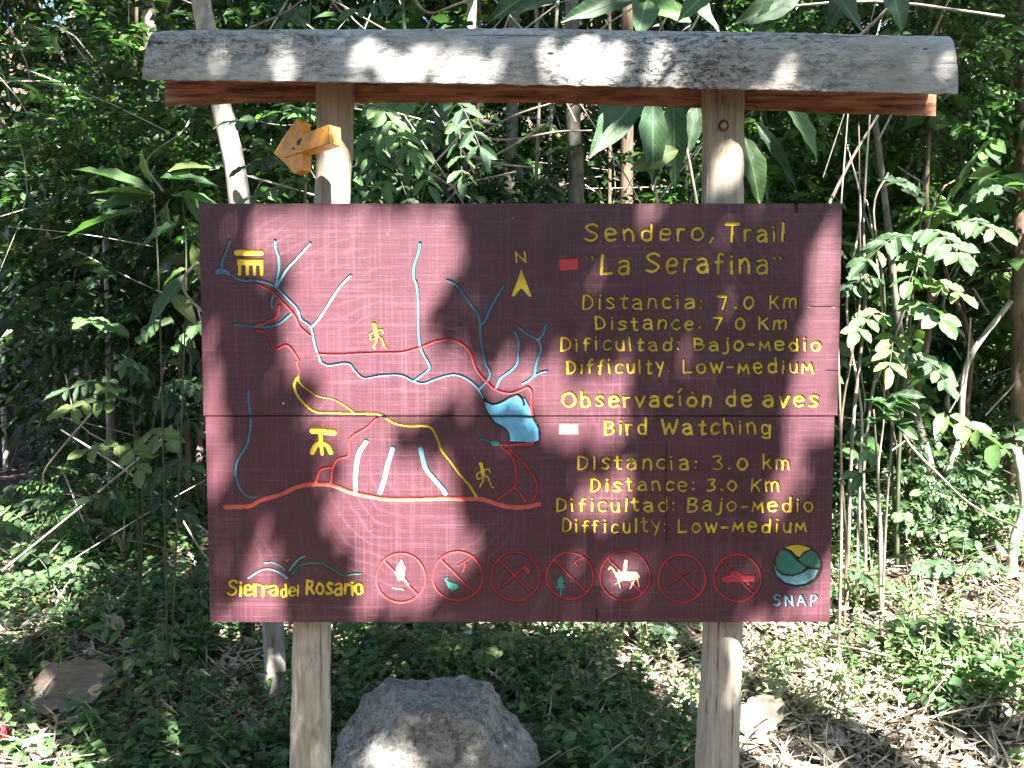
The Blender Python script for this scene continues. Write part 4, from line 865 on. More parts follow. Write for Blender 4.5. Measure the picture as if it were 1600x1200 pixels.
# ---- named near trunks and stems
def trunk_tree(pts, name, mat, label, cat='tree', group=None, crown=None, Hc=None, jit=.05, seg=10, toground=True):
    """pts: (px, py, width px, Y) from top to bottom"""
    P = []; Rr = []
    for px, py, wv, Y in pts: p = at(px, py, Y); P.append(p); Rr.append(wv / F * (Y - CAM[1]) / 2)
    if toground:
        b = P[-1].copy(); g = float(gz(b[0], b[1]))
        if b[2] > g: b[2] = g - .05; P.append(b); Rr.append(Rr[-1] * 1.1)
    base = P[-1]; r = empty(name, base, label, cat, group); mb = MB(); S = spline(P, 30)
    mb.tube(S, np.interp(np.linspace(0, 1, len(S)), np.linspace(0, 1, len(Rr)), Rr), seg, jit); o = mb.build('trunk' if cat == 'tree' else 'stem', M[mat], r)
    if crown:
        c_ = bpy.data.objects.new('crown', CR[crown][0]); COL.objects.link(c_); c_.parent = r; c_.location = tuple(P[0] - base + np.array([0, 0, .5])); c_.scale = (.8, .8, .6); c_['kind'] = 'stuff'
    return r
trunk_tree([(285, -160, 30, 1.3), (310, -20, 30, 1.2), (345, 160, 31, 1.2), (374, 310, 33, 1.2), (405, 650, 33, 1.2), (428, 1000, 34, 1.2)], 'pale_tree', 'bark_white', 'white-barked tree trunk leaning behind the left end of the grey log', crown='mid')
trunk_tree([(892, -150, 22, 3), (895, 160, 23, 3), (900, 310, 24, 3)], 'slim_tree', 'bark_grey', 'slim grey lichened trunk in the gap above the board, right of centre', crown='dark')
trunk_tree([(806, -150, 18, 4.2), (800, 200, 18, 4.2), (795, 310, 19, 4.2)], 'slim_tree', 'bark_grey', 'darker slim trunk in the gap above the board, near the centre', crown='dark')
trunk_tree([(1600, -100, 20, 2.6), (1596, 150, 20, 2.6), (1592, 400, 20, 2.6), (1590, 620, 20, 2.6)], 'brown_tree', 'bark_brown', 'straight brown trunk at the right edge of the picture', crown='dark')
trunk_tree([(1350, 60, 8, 2.2), (1385, 330, 10, 2.2), (1408, 540, 13, 2.2), (1428, 640, 14, 2.2), (1455, 740, 14, 2.2), (1452, 830, 15, 2.2)], 'bent_tree', 'bark_grey', 'bent grey mottled sapling trunk to the right of the board', crown='mid')
trunk_tree([(1580, 470, 8, 2.4), (1520, 550, 9, 2.4), (1505, 600, 9, 2.4), (1500, 680, 9, 2.4), (1482, 740, 11, 2.4), (1474, 820, 11, 2.4)], 'bent_tree', 'bark_white', 'thin whitish crooked trunk right of the bent grey sapling')
trunk_tree([(165, 330, 6, 3.0), (164, 400, 7, 3.0), (168, 480, 7, 3.0), (170, 640, 9, 3.0)], 'thin_tree', 'bark_white', 'thin white forked stem beside the path on the left')
trunk_tree([(42, 250, 8, 4.4), (22, 330, 8, 4.4), (8, 430, 8, 4.4), (4, 560, 9, 4.4)], 'thin_tree', 'bark_white', 'thin crooked pale stem at the left edge of the picture')
trunk_tree([(88, 120, 8, 5.4), (90, 300, 8, 5.4), (88, 430, 9, 5.4), (86, 520, 9, 5.4)], 'thin_tree', 'bark_grey', 'thin straight grey stem left of the forked white stem')
trunk_tree([(1588, 700, 14, 1.9), (1600, 790, 15, 1.9), (1584, 850, 16, 1.9)], 'pale_stump', 'bark_white', 'short pale leaning stump at the right edge', cat='stump')
for k, (a, b, wv, Y, m) in enumerate([(1362, 1325, 7, 1.6, 'bark_grey'), (1322, 1314, 5, 1.3, 'twig'), (1338, 1322, 4.5, 1.5, 'bark_brown'), (1330, 1340, 5, 1.7, 'bark_white'), (1386, 1352, 6, 1.8, 'bark_grey'), (1352, 1378, 4, 1.6, 'twig')]):
    trunk_tree([(a + rng.uniform(-8, 8), 110 + 40 * k, wv * .4, Y), (a * .7 + b * .3 + rng.uniform(-14, 14), 330, wv * .55, Y), ((a + b) / 2 + rng.uniform(-14, 14), 480, wv * .7, Y), (b + rng.uniform(-12, 12), 640, wv * .8, Y), (b + rng.uniform(-8, 8), 740, wv * .85, Y), (b, 860, wv, Y)], 'young_tree', m, uniq(['grey', 'white', 'twiggy'][k % 3] + ' thin upright sapling just right of the board'), 'sapling', 'thin stems beside the board', seg=6)
for k in range(8):
    px = [640, 745, 835, 862, 955, 1075, 1225, 205][k]; Y = rng.uniform(3.8, 5.5)
    trunk_tree([(px + rng.uniform(-25, 25), -120, 5, Y), (px + rng.uniform(-10, 10), 120, 5.5, Y), (px + rng.uniform(-8, 8), 330, 6, Y), (px + rng.uniform(-8, 8), 700, 7, Y)], 'young_tree', ['bark_grey', 'bark_brown', 'twig'][k % 3], uniq('thin ' + ['grey', 'brown', 'whitish'][k % 3] + ' sapling ' + where((px - 800) / F * (Y + 2.2), Y)), 'sapling', 'thin stems behind the sign', seg=6)
def vine(pts, wv, label, mat='twig', name='vine', group='vines and bare twigs', cat='vine'):
    P = spline([at(a, b, Y) for a, b, Y in pts], 26); o = MB(); r = wv / F * (pts[0][2] + 2.2) / 2
    o.tube(P, np.linspace(r, r * .6, len(P)), 6, .05); ob = o.build(name, M[mat]); return tag(ob, label, cat, group)
vine([(1400, 640, 1.6), (1418, 690, 1.6), (1470, 745, 1.6), (1520, 790, 1.7), (1600, 830, 1.8)], 5, 'long pale vine sagging down to the right of the board')
vine([(1392, 705, 1.6), (1420, 685, 1.6)], 3, 'short side shoot joining the long pale vine')
vine([(310, 410, .9), (290, 430, .9), (288, 455, .9), (318, 490, .9)], 6, 'pale looping vine at the left edge of the board')
vine([(1290, 330, 1.8), (1330, 250, 1.8), (1372, 180, 1.8)], 6, 'slanting brown branch below the right end of the log')
vine([(700, 298, 1.6), (740, 262, 1.6), (800, 228, 1.6), (862, 188, 1.6)], 4, 'longest bare twig slanting up across the central gap', name='twig', cat='twig')
vine([(748, 212, 1.9), (800, 182, 1.9), (872, 158, 1.9)], 4, 'upper bare twig of the central gap', name='twig', cat='twig')
vine([(745, 216, 1.8), (800, 218, 1.8), (870, 206, 1.8), (925, 204, 1.8)], 4, 'level bare twig in the central gap', name='twig', cat='twig')
vine([(735, 243, 1.7), (780, 256, 1.7), (835, 262, 1.7)], 5, 'short pale twig under the level one', name='twig', cat='twig')
vine([(668, 268, 1.5), (700, 288, 1.5), (735, 310, 1.5)], 4, 'short twig sloping down to the board top', name='twig', cat='twig')
vine([(45, 188, 3.5), (72, 208, 3.5), (98, 238, 3.5)], 6, 'short pale branch slanting in the upper left', name='twig', cat='twig')
vine([(640, -10, 1.4), (670, 20, 1.4), (720, 5, 1.4), (790, -15, 1.4)], 5, 'pale bare branch above the middle of the log', name='twig', cat='twig')
vine([(330, 100, 1.9), (380, 50, 1.9), (440, 22, 1.9), (480, -5, 1.9)], 4, 'pale forked twig above the left end of the log', name='twig', cat='twig')
vine([(255, 300, 2.2), (230, 250, 2.2), (290, 200, 2.3), (300, 150, 2.4)], 4, 'thin curving twig under the left end of the log', name='twig', cat='twig')
vine([(1520, 450, 2.6), (1545, 490, 2.6)], 5, 'short pale twig in the dark thicket on the right', name='twig', cat='twig')

# ---- near plants with every leaf a part
LEAFM = {}
def leaf_mesh(kind, mat):
    k = (kind, mat)
    if k not in LEAFM:
        LEAFM[k] = []
        for v_ in range(4):                              # four slightly different blades of every kind
            na, nb = 11, 5; sv = np.linspace(0, 1, na); ex, pk = (.75, .42) if kind == 'long' else (.5, .5)
            wd = np.sin(np.pi * sv ** (math.log(.5) / math.log(pk))) ** (1.0 if kind == 'long' else .62) * .5; wd[0] = wd[-1] = .01
            wd = wd * (1 + .07 * np.sin(sv * 17 + v_ * 2) + rng.normal(0, .03, na)); tv = np.linspace(-1, 1, nb); T = []
            cv, tw = rng.uniform(.06, .22), rng.uniform(-.25, .25)
            for i_ in range(na):
                for j_ in range(nb):
                    y_ = tv[j_] * wd[i_]; T.append((sv[i_], y_ + .02 * math.sin(sv[i_] * 6 + v_), .16 * abs(y_) - cv * sv[i_] ** 2 + tw * y_ * sv[i_] + .018 * math.sin(sv[i_] * 21 + v_) * abs(tv[j_])))
            ii_ = (np.arange(na - 1)[:, None] * nb + np.arange(nb - 1)[None]).ravel()
            LEAFM[k].append(mesh_from('leaf', T, [np.stack([ii_, ii_ + 1, ii_ + nb + 1, ii_ + nb], 1)], M[mat + '_v']))
    return LEAFM[k][int(rng.integers(4))]
def put_leaf(parent, base, tip, width, mat, kind='long', nrm=None):
    base = np.asarray(base, float); tip = np.asarray(tip, float); d = tip - base; L = np.linalg.norm(d); d = d / L
    n_ = np.array([0, -.55, .85]) + rng.normal(0, .25, 3) if nrm is None else np.asarray(nrm, float)
    s = np.cross(d, n_); s /= np.linalg.norm(s) + 1e-9; u = np.cross(s, d)
    o = bpy.data.objects.new('leaf', leaf_mesh(kind, mat)); COL.objects.link(o); o.parent = parent
    b = base - np.array(parent.location)
    o.matrix_basis = Matrix(((d[0] * L, s[0] * width, u[0] * L, b[0]), (d[1] * L, s[1] * width, u[1] * L, b[1]), (d[2] * L, s[2] * width, u[2] * L, b[2]), (0, 0, 0, 1)))
    return o
def frond(parent, mb, base, tip, npair, ll, lw, mat, sag=.12, kind='oval', term=True):
    base = np.asarray(base, float); tip = np.asarray(tip, float); L = np.linalg.norm(tip - base)
    S = spline([base, (base + tip) / 2 + [0, 0, sag * L], tip], 16); mb.tube(S, np.linspace(.0028, .0012, len(S)), 5, caps=False)
    for i in range(npair):
        t = (i + .9) / (npair + .3) * .98 + .02; f = t * (len(S) - 1); k = min(int(f), len(S) - 2); p = S[k] + (S[k + 1] - S[k]) * (f - k); d = norm(S[k + 1] - S[k]); 
        sdv = norm(np.cross(d, np.array([0, -.5, .85])))
        for sg in (-1, 1):
            dd = norm(sdv * sg + d * .55 + np.array([0, 0, -.35]) + rng.normal(0, .12, 3)); l_ = ll * (1 - .35 * abs(t - .5)) * rng.uniform(.85, 1.1)
            put_leaf(parent, p, p + dd * l_, lw * rng.uniform(.85, 1.1), mat, kind, np.array([0, -.6, .8]) + rng.normal(0, .3, 3))
    if term: put_leaf(parent, S[-1], S[-1] + norm(S[-1] - S[-2]) * ll + [0, 0, -.01], lw, mat, kind)
def plant(name, basept, label, stems, mat='stem_green', cat='plant', group=None):
    base = np.array(basept, float); base[2] = float(gz(base[0], base[1])); r = empty(name, base, label, cat, group); mb = MB()
    for s, rad in stems:
        s = [base] + [np.asarray(p, float) for p in s]; S = spline(s, 22); mb.tube(S, np.linspace(rad, rad * .4, len(S)), 7, .04)
    return r, mb
def finish(r, mb, mat): o = mb.build('stem', M[mat], r)
# broad-leaved sapling hanging over the log (top centre)
node = at(1010, -60, .75); b0 = at(1122, 900, .9)
r, mb = plant('broad_leaved_tree', b0, 'broad-leaved sapling whose large hanging leaves show above and below the log', [([at(1110, 500, .9), at(1050, 120, .85), node], .008), ([at(1115, 400, .9), at(1180, 60, .8), at(1300, -50, .8)], .006)], cat='sapling')
for (bx, by, tx, ty, wv, Y0, Y1, mt) in [(1000, 150, 922, 238, 50, .8, .7, 'leaf_glossy'), (1020, 150, 1022, 282, 42, .7, .65, 'leaf_glossy'), (1052, 150, 1056, 296, 36, .75, .7, 'leaf_mid'), (1060, 235, 985, 262, 34, .7, .68, 'leaf_yellow'),
      (1040, 150, 968, 180, 36, .85, .9, 'leaf_dark'), (1020, -15, 880, 22, 40, .7, .6, 'leaf_glossy'), (1010, 0, 1000, 45, 42, .7, .55, 'leaf_bright'), (1080, 35, 960, -20, 38, .7, .8, 'leaf_bright'), (1040, -30, 1130, 42, 42, .8, .7, 'leaf_glossy'),
      (1235, -20, 1180, 52, 42, .8, .75, 'leaf_glossy'), (1250, 0, 1150, 30, 40, .8, .75, 'leaf_mid'), (1290, -30, 1350, 44, 40, .8, .75, 'leaf_mid'), (1330, -20, 1290, 48, 32, .85, .8, 'leaf_dark'), (1390, -25, 1414, 42, 40, .8, .75, 'leaf_glossy'),
      (1230, 165, 1284, 238, 34, .9, .8, 'leaf_bright'), (1163, 215, 1194, 316, 32, .5, .45, 'leaf_bright'), (1180, 190, 1248, 290, 22, 1.0, .9, 'leaf_dark'), (1090, 160, 1075, 240, 30, .9, .85, 'leaf_dark'), (960, 145, 935, 215, 30, .95, .9, 'leaf_mid'),
      (900, -20, 800, 18, 34, .9, .85, 'leaf_glossy'), (850, -25, 760, 30, 30, .9, .9, 'leaf_mid'), (1120, -25, 1060, 25, 34, .6, .55, 'leaf_bright')]:
    put_leaf(r, at(bx, by, Y0), at(tx, ty, Y1), wv / F * 3, mt, 'long', (rng.normal(0, .2), -.9, .35))
finish(r, mb, 'bark_grey')
# ginger-like plant with long leaves, left
b0 = at(255, 760, 1.0); nd = at(240, 300, 1.0)
r, mb = plant('long_leaved_plant', b0, 'plant with long pointed leaves fanning out just left of the board top', [([at(250, 500, 1.0), nd], .0045), ([at(290, 480, 1.0), at(285, 300, 1.0)], .004)])
for (bx, by, tx, ty, wv, mt) in [(240, 302, 110, 246, 24, 'leaf_bright'), (238, 305, 142, 288, 34, 'leaf_yellow'), (215, 330, 98, 354, 26, 'leaf_bright'), (238, 285, 214, 236, 24, 'leaf_bright'), (250, 278, 340, 276, 26, 'leaf_glossy'), (262, 268, 332, 250, 26, 'leaf_yellow'),
      (268, 305, 345, 312, 24, 'leaf_bright'), (262, 318, 262, 372, 24, 'leaf_mid'), (240, 310, 150, 318, 22, 'leaf_mid'), (290, 430, 225, 515, 32, 'leaf_mid'), (280, 350, 215, 380, 22, 'leaf_glossy'), (285, 300, 320, 350, 24, 'leaf_bright'), (290, 420, 250, 440, 20, 'leaf_bright'), (300, 380, 318, 440, 24, 'leaf_yellow'), (270, 460, 305, 500, 26, 'leaf_yellow')]:
    put_leaf(r, at(bx, by, 1.0), at(tx, ty, 1.0 + rng.uniform(-.15, .1)), wv / F * 3.2, mt, 'long', (rng.normal(0, .25), -.6, .8))
finish(r, mb, 'stem_green')
# pinnate saplings
def pinnate(name, b0, label, stems, fr, matw, cat='shrub', sm='stem_green', group=None):
    r, mb = plant(name, b0, label, stems, group=group, cat=cat)
    for (bx, by, Y0, tx, ty, Y1, n_, ll, lw, mt) in fr: frond(r, mb, at(bx, by, Y0), at(tx, ty, Y1), n_, ll, lw, mt)
    finish(r, mb, sm)
pinnate('pinnate_sapling', at(470, 900, 1.1), 'feather-leaved sapling below the left part of the log', [([at(470, 500, 1.1), at(485, 160, 1.1)], .01)],
        [(488, 215, 1.1, 365, 190, .95, 5, .075, .03, 'leaf_glossy'), (480, 250, 1.1, 385, 260, 1.0, 5, .07, .028, 'leaf_dark'), (470, 300, 1.0, 440, 250, .8, 4, .06, .026, 'leaf_mid'), (480, 170, 1.1, 420, 150, .9, 4, .07, .03, 'leaf_glossy'), (475, 300, 1.1, 390, 310, 1.0, 5, .06, .028, 'leaf_mid')], None)
pinnate('pinnate_sapling', at(492, 900, 1.0), 'sunlit bright feather-leaved sapling right of the left pole', [([at(530, 500, 1.0), at(610, 150, 1.0)], .006), ([at(640, 400, 1.05), at(700, 130, 1.0)], .005)],
        [(570, 160, .9, 640, 235, .7, 6, .085, .036, 'leaf_bright'), (580, 200, .9, 670, 290, .7, 6, .085, .036, 'leaf_bright'), (600, 180, 1.0, 560, 300, .9, 6, .08, .034, 'leaf_glossy'), (640, 150, 1.0, 600, 210, .8, 5, .08, .034, 'leaf_bright'), (700, 150, .9, 752, 235, .7, 6, .08, .032, 'leaf_glossy'),
         (715, 175, .9, 722, 275, .75, 6, .075, .03, 'leaf_bright'), (690, 150, 1.0, 660, 240, .9, 6, .08, .03, 'leaf_mid'), (600, 240, 1.0, 640, 320, .9, 5, .08, .034, 'leaf_dark'), (560, 230, 1.0, 600, 290, .8, 5, .08, .035, 'leaf_bright'), (650, 20, 1.0, 560, 15, .9, 5, .08, .03, 'leaf_mid'), (500, 10, 1.0, 450, 30, .9, 5, .08, .03, 'leaf_mid')], None)
pinnate('feathery_shrub', at(215, 905, 1.4), 'feathery shrub with yellow-green leaflets by the path left of the board', [([at(222, 760, 1.35), at(205, 640, 1.3)], .004), ([at(225, 760, 1.4), at(260, 560, 1.3)], .004), ([at(215, 800, 1.4), at(200, 520, 1.4)], .004)],
        [(190, 636, 1.2, 108, 640, 1.05, 4, .085, .036, 'leaf_yellow'), (200, 605, 1.3, 100, 610, 1.2, 6, .075, .026, 'leaf_mid'), (205, 640, 1.3, 165, 605, 1.1, 3, .07, .04, 'leaf_yellow'), (225, 710, 1.3, 135, 705, 1.1, 4, .075, .04, 'leaf_yellow'), (215, 690, 1.3, 262, 690, 1.1, 4, .09, .05, 'leaf_yellow'),
         (205, 700, 1.2, 215, 735, 1.0, 3, .08, .045, 'leaf_yellow'), (260, 560, 1.3, 330, 500, 1.15, 4, .09, .045, 'leaf_bright'), (255, 600, 1.3, 320, 610, 1.2, 5, .08, .035, 'leaf_mid'), (200, 530, 1.4, 140, 500, 1.2, 4, .09, .04, 'leaf_bright'), (210, 540, 1.3, 250, 505, 1.2, 3, .085, .04, 'leaf_bright'), (240, 600, 1.3, 190, 570, 1.2, 4, .08, .03, 'leaf_mid'),
         (225, 760, 1.3, 300, 730, 1.1, 5, .08, .035, 'leaf_mid'), (220, 800, 1.3, 150, 780, 1.2, 5, .075, .03, 'leaf_mid'), (225, 780, 1.3, 290, 800, 1.2, 5, .08, .035, 'leaf_dark'), (240, 620, 1.3, 300, 660, 1.2, 5, .08, .03, 'leaf_dark')], None)
pinnate('feathery_shrub', at(1400, 920, 1.9), 'feathery green shrub branching right of the board at mid height', [([at(1405, 700, 1.8), at(1420, 520, 1.7), at(1440, 330, 1.6)], .011), ([at(1400, 600, 1.8), at(1500, 400, 1.7)], .008), ([at(1400, 700, 1.8), at(1350, 520, 1.6)], .007)],
        [(1440, 370, 1.6, 1350, 410, 1.4, 6, .10, .045, 'leaf_mid'), (1440, 360, 1.6, 1500, 400, 1.3, 6, .11, .05, 'leaf_mid'), (1480, 350, 1.6, 1555, 360, 1.4, 6, .11, .045, 'leaf_mid'), (1420, 440, 1.6, 1500, 460, 1.4, 5, .09, .04, 'leaf_yellow'), (1410, 470, 1.6, 1470, 500, 1.35, 4, .11, .055, 'leaf_bright'), (1400, 520, 1.6, 1390, 575, 1.4, 4, .10, .045, 'leaf_yellow'),
         (1385, 490, 1.6, 1340, 520, 1.4, 4, .09, .045, 'leaf_bright'), (1420, 550, 1.7, 1480, 600, 1.5, 5, .08, .035, 'leaf_mid'), (1500, 330, 1.7, 1570, 290, 1.5, 6, .1, .04, 'leaf_mid'), (1440, 320, 1.7, 1400, 280, 1.5, 6, .09, .035, 'leaf_dark'), (1380, 440, 1.7, 1330, 450, 1.5, 5, .08, .035, 'leaf_mid'), (1450, 400, 1.7, 1420, 440, 1.4, 4, .1, .05, 'leaf_bright')], None)
r, mb = plant('glossy_shrub', at(1380, 900, 1.4), 'glossy dark shrub with leaf rosettes beside the lower right edge of the board', [([at(1372, 760, 1.35), at(1365, 640, 1.3)], .008), ([at(1385, 800, 1.4), at(1400, 620, 1.35)], .007)])
for k in range(26):
    c_ = [(1350, 625), (1385, 625), (1400, 615), (1370, 655), (1400, 660), (1360, 700), (1345, 740)][k % 7]; a = rng.uniform(0, 6.28); L = rng.uniform(.07, .11)
    b = at(*c_, 1.35); put_leaf(r, b, b + np.array([math.cos(a) * L, -.05 - rng.uniform(0, .04), math.sin(a) * L * .6 - .02]), .04, ['leaf_glossy', 'leaf_glossy', 'leaf_mid', 'leaf_bright'][k % 4], 'oval')
finish(r, mb, 'bark_grey')
# low shrubs at the lower right and elsewhere: (px,py,Y,height m,label,mat)
for k, (px, py, Y, Hh, nf, mt, lb) in enumerate([(1400, 900, 2.0, .35, 9, 'leaf_bright', 'bright feathery bush behind the bottom right corner of the board'), (1520, 880, 2.1, .35, 11, 'leaf_bright', 'wide feathery bush at the right, above the sunlit litter'), (1590, 800, 2.3, .6, 9, 'leaf_mid', 'feathery bush cut by the right picture edge'),
      (1340, 980, 1.6, .22, 6, 'leaf_mid', 'small feathery plant right of the right pole'), (1500, 1000, 1.7, .26, 7, 'leaf_glossy', 'lone green plant standing in sunlit dry litter on the right'), (60, 860, 2.3, .32, 9, 'leaf_bright', 'feathery plant on the left, above the sunlit patch'), (120, 760, 2.6, .35, 8, 'leaf_mid', 'feathery plant beside the path at the left'),
      (30, 760, 3.0, .4, 9, 'leaf_bright', 'pale sunlit plant at the left picture edge'), (230, 1075, 1.2, .22, 7, 'leaf_bright', 'leafy seedling right of the large dead leaf'), (290, 1120, 1.0, .16, 6, 'leaf_mid', 'low leafy seedling near the lower left'), (690, 1010, 1.6, .2, 6, 'leaf_glossy', 'seedling with hanging leaves behind the boulder'),
      (1030, 1030, 1.5, .25, 7, 'leaf_glossy', 'leafy seedling left of the right pole'), (560, 1010, 1.5, .22, 7, 'leaf_bright', 'sunlit seedling just right of the left pole'), (850, 1010, 1.9, .22, 7, 'leaf_mid', 'leafy seedling under the middle of the board'), (340, 1000, 1.7, .25, 8, 'leaf_mid', 'leafy seedling under the lower left corner of the board'),
      (755, 1080, 1.15, .2, 4, 'leaf_yellow', 'yellow-green seedling over the boulder top'), (90, 960, 1.9, .28, 8, 'leaf_mid', 'leafy plant above the large dead leaf'), (1450, 1130, 1.2, .15, 6, 'leaf_bright', 'low bright seedling near the bottom right')]):
    b0 = at(px, py, Y); r, mb = plant('forest_plant', b0, lb, [([np.array([b0[0], Y, gz(b0[0], Y) + Hh * .6])], .004)], cat='plant', group='small plants around the sign')
    for q in range(nf):
        a = q / nf * 6.28 + rng.uniform(-.3, .3); z0 = float(gz(b0[0], Y)) + Hh * rng.uniform(.3, .75); L = Hh * rng.uniform(.5, .9)
        st = np.array([b0[0], Y, z0]); frond(r, mb, st, st + np.array([math.cos(a) * L, math.sin(a) * L, L * rng.uniform(.1, .6)]), 3 if Hh < .3 else 5, .05 + Hh * .06, .022 + Hh * .04, mt if rng.random() < .75 else 'leaf_mid')
    finish(r, mb, 'stem_green')
# arching grass tuft
def tuft(px, py, Y, n_, L, label, mat='straw'):
    b = hit(px, py); r = empty('grass_tuft', b, label, 'grass', 'tufts of long grass')
    for k in range(n_):
        a = rng.uniform(0, 6.28); o = rng.uniform(.15, .75) * L; hgt = L * rng.uniform(.55, 1); d = np.array([math.cos(a), math.sin(a) * .6, 0]); c = np.linspace(0, 1, 9)
        p = b[None] + d[None] * (o * c ** 1.5)[:, None] + np.array([0, 0, 1])[None] * (hgt * (1.5 * c - c ** 2.3))[:, None]
        s = norm(np.cross(d, [0, 0, 1])); wv = .0032 * (1 - c ** 2) + .0005
        V = np.concatenate([p - s * wv[:, None], p + s * wv[:, None]]); i = np.arange(8); mb = MB(); mb.add(V - 0, np.stack([i, i + 9, i + 10, i + 1], 1))
        mb.build('blade', M[mat if k % 3 else 'leaf_bright'], r)
tuft(195, 890, 1.7, 34, .45, 'tuft of long arching pale grass left of the board'); [tuft(a, b, 1, n_, L, l_, m_) for a, b, n_, L, l_, m_ in ((60, 905, 26, .28, 'pale grass tuft low at the far left', 'straw'), (300, 930, 22, .26, 'grass tuft under the lower left corner of the board', 'straw'), (380, 1110, 18, .18, 'small grass tuft left of the left pole', 'leaf_bright'), (1420, 1010, 24, .26, 'sunlit grass tuft in the litter right of the right pole', 'straw'), (1560, 1060, 26, .28, 'sunlit grass tuft near the right picture edge', 'straw'), (1250, 1050, 20, .2, 'small sunlit grass tuft near the right pole', 'leaf_yellow'), (1000, 1090, 20, .2, 'small grass tuft between boulder and right pole', 'straw'), (580, 1030, 18, .18, 'small grass tuft behind the left side of the boulder', 'leaf_bright'))]
tuft(1345, 960, 1.5, 22, .3, 'dry grass tuft below the lower right corner of the board'); tuft(860, 1100, 1.0, 18, .2, 'dry grass tuft right of the boulder')
# dry hanging palm skirt at far left
b = at(60, 215, 4.2); r = empty('dead_palm_frond', b, 'grey dead palm frond hanging at the left among the trees', 'palm frond'); mb = MB()
S = spline([at(-40, 235, 4.2), at(50, 215, 4.2), at(140, 232, 4.0)], 40); mb.tube(S, .012, 6); mb.build('rib', M['twig'], r); mb = MB()
for k in range(90):
    p = S[int(rng.integers(len(S)))]; L = rng.uniform(.25, .5); leaf_batch(mb, [p], [[rng.normal(0, .12), rng.normal(0, .15), -1]], [[rng.normal(0, .3), -1, 0]], L, .02, LO)
tag(mb.build('frond_strips', M['litter_dark'], r), kind='stuff')

# ---- big dead leaves and red leaf
def dead_leaf(px, py, Y, w_, l_, ang, label, mat, curl=.15, tilt=.75):
    c = hit(px, py + 25); c[2] += .1; n1, n2 = 16, 9; V = []
    for i in range(n1):
        s = i / (n1 - 1); wd = w_ * (math.sin(math.pi * min(1, s * .93 + .05)) ** .55) * (1 + .08 * math.sin(i * 1.7))
        for j in range(n2):
            t = j / (n2 - 1) * 2 - 1; x_ = (s - .5) * l_; y_ = t * wd / 2; z_ = curl * abs(t) ** 1.3 * w_ + .06 * l_ * math.sin(s * 5) + .01 * math.sin(j * 2.1 + i)
            V.append((x_, y_, z_))
    V = np.array(V); i = (np.arange(n1 - 1)[:, None] * n2 + np.arange(n2 - 1)[None]).ravel()
    rt = Matrix.Rotation(ang, 3, 'Y') @ Matrix.Rotation(tilt, 3, 'X'); V = V @ np.array(rt).T
    o = link('dead_leaf', mesh_from('dead_leaf', V, [np.stack([i, i + n2, i + n2 + 1, i + 1], 1)], mat), None, tuple(c)); return tag(o, label, 'leaf', 'large fallen leaves')
lm, ns_, lk_, b_ = newmat('big_dead_leaf'); n_ = noise(ns_, lk_, coords(ns_, lk_, (3, 14, 14)), 4, 7, .7); lk_.new(ramp(ns_, lk_, n_, [(.3, (.10, .075, .06)), (.7, (.24, .185, .15))]), b_.inputs['Base Color']); b_.inputs['Roughness'].default_value = .8; bump(ns_, lk_, n_, .5, .01, b_)
dead_leaf(115, 1092, 1.15, .20, .34, -.28, 'large folded brown dead leaf lying at the lower left', lm); dead_leaf(1190, 1140, .95, .13, .19, -.7, 'curled tan dead leaf just right of the right pole foot', M['litter'], .25)
dead_leaf(180, 985, 1.7, .06, .09, .5, 'small pinkish dead leaf among the seedlings on the left', M['litter'], .2)
rr_ = dead_leaf(8, 1165, .95, .03, .05, 1.3, 'small dark red leaf in the bottom left corner', M['red_leaf'], .2)

# ------------------------------------------------------------------ ground litter, ground cover, straw, twigs
def scatter(n, y0, y1, pw=1.6, xo=.66):
    y = y0 + (y1 - y0) * rng.random(n) ** pw; x = rng.uniform(-1, 1, n) * (y - CAM[1]) * xo; return x, y
x, y = scatter(56000, -.3, 11); onp = np.abs(x - path_x(y)) < .65; z = gz(x, y) + rng.random(len(x)) * .03
def lay(mb, x, y, z, s, asp, tiltv):
    n = len(x); a = rng.uniform(0, 6.28, n); D = np.stack([np.cos(a), np.sin(a), rng.normal(0, tiltv, n)], 1)
    leaf_batch(mb, np.stack([x, y, z], 1), D, norm(np.stack([rng.normal(0, tiltv, n), rng.normal(0, tiltv, n), np.ones(n)], 1)), s, s * asp, MI)
k = ~onp; mb = MB(); lay(mb, x[k], y[k], z[k], rng.uniform(.02, .085, k.sum()), .42, .5); tag(mb.build('leaf_litter', M['litter']), kind='stuff')
k = rng.random(len(x)) < .45; mb = MB(); xx = x[k] + .02; yy = y[k] + .02; lay(mb, xx, yy, gz(xx, yy) + .005 + rng.random(k.sum()) * .02, rng.uniform(.03, .07, k.sum()), .45, .3); tag(mb.build('dark_leaf_litter', M['litter_dark']), kind='stuff')
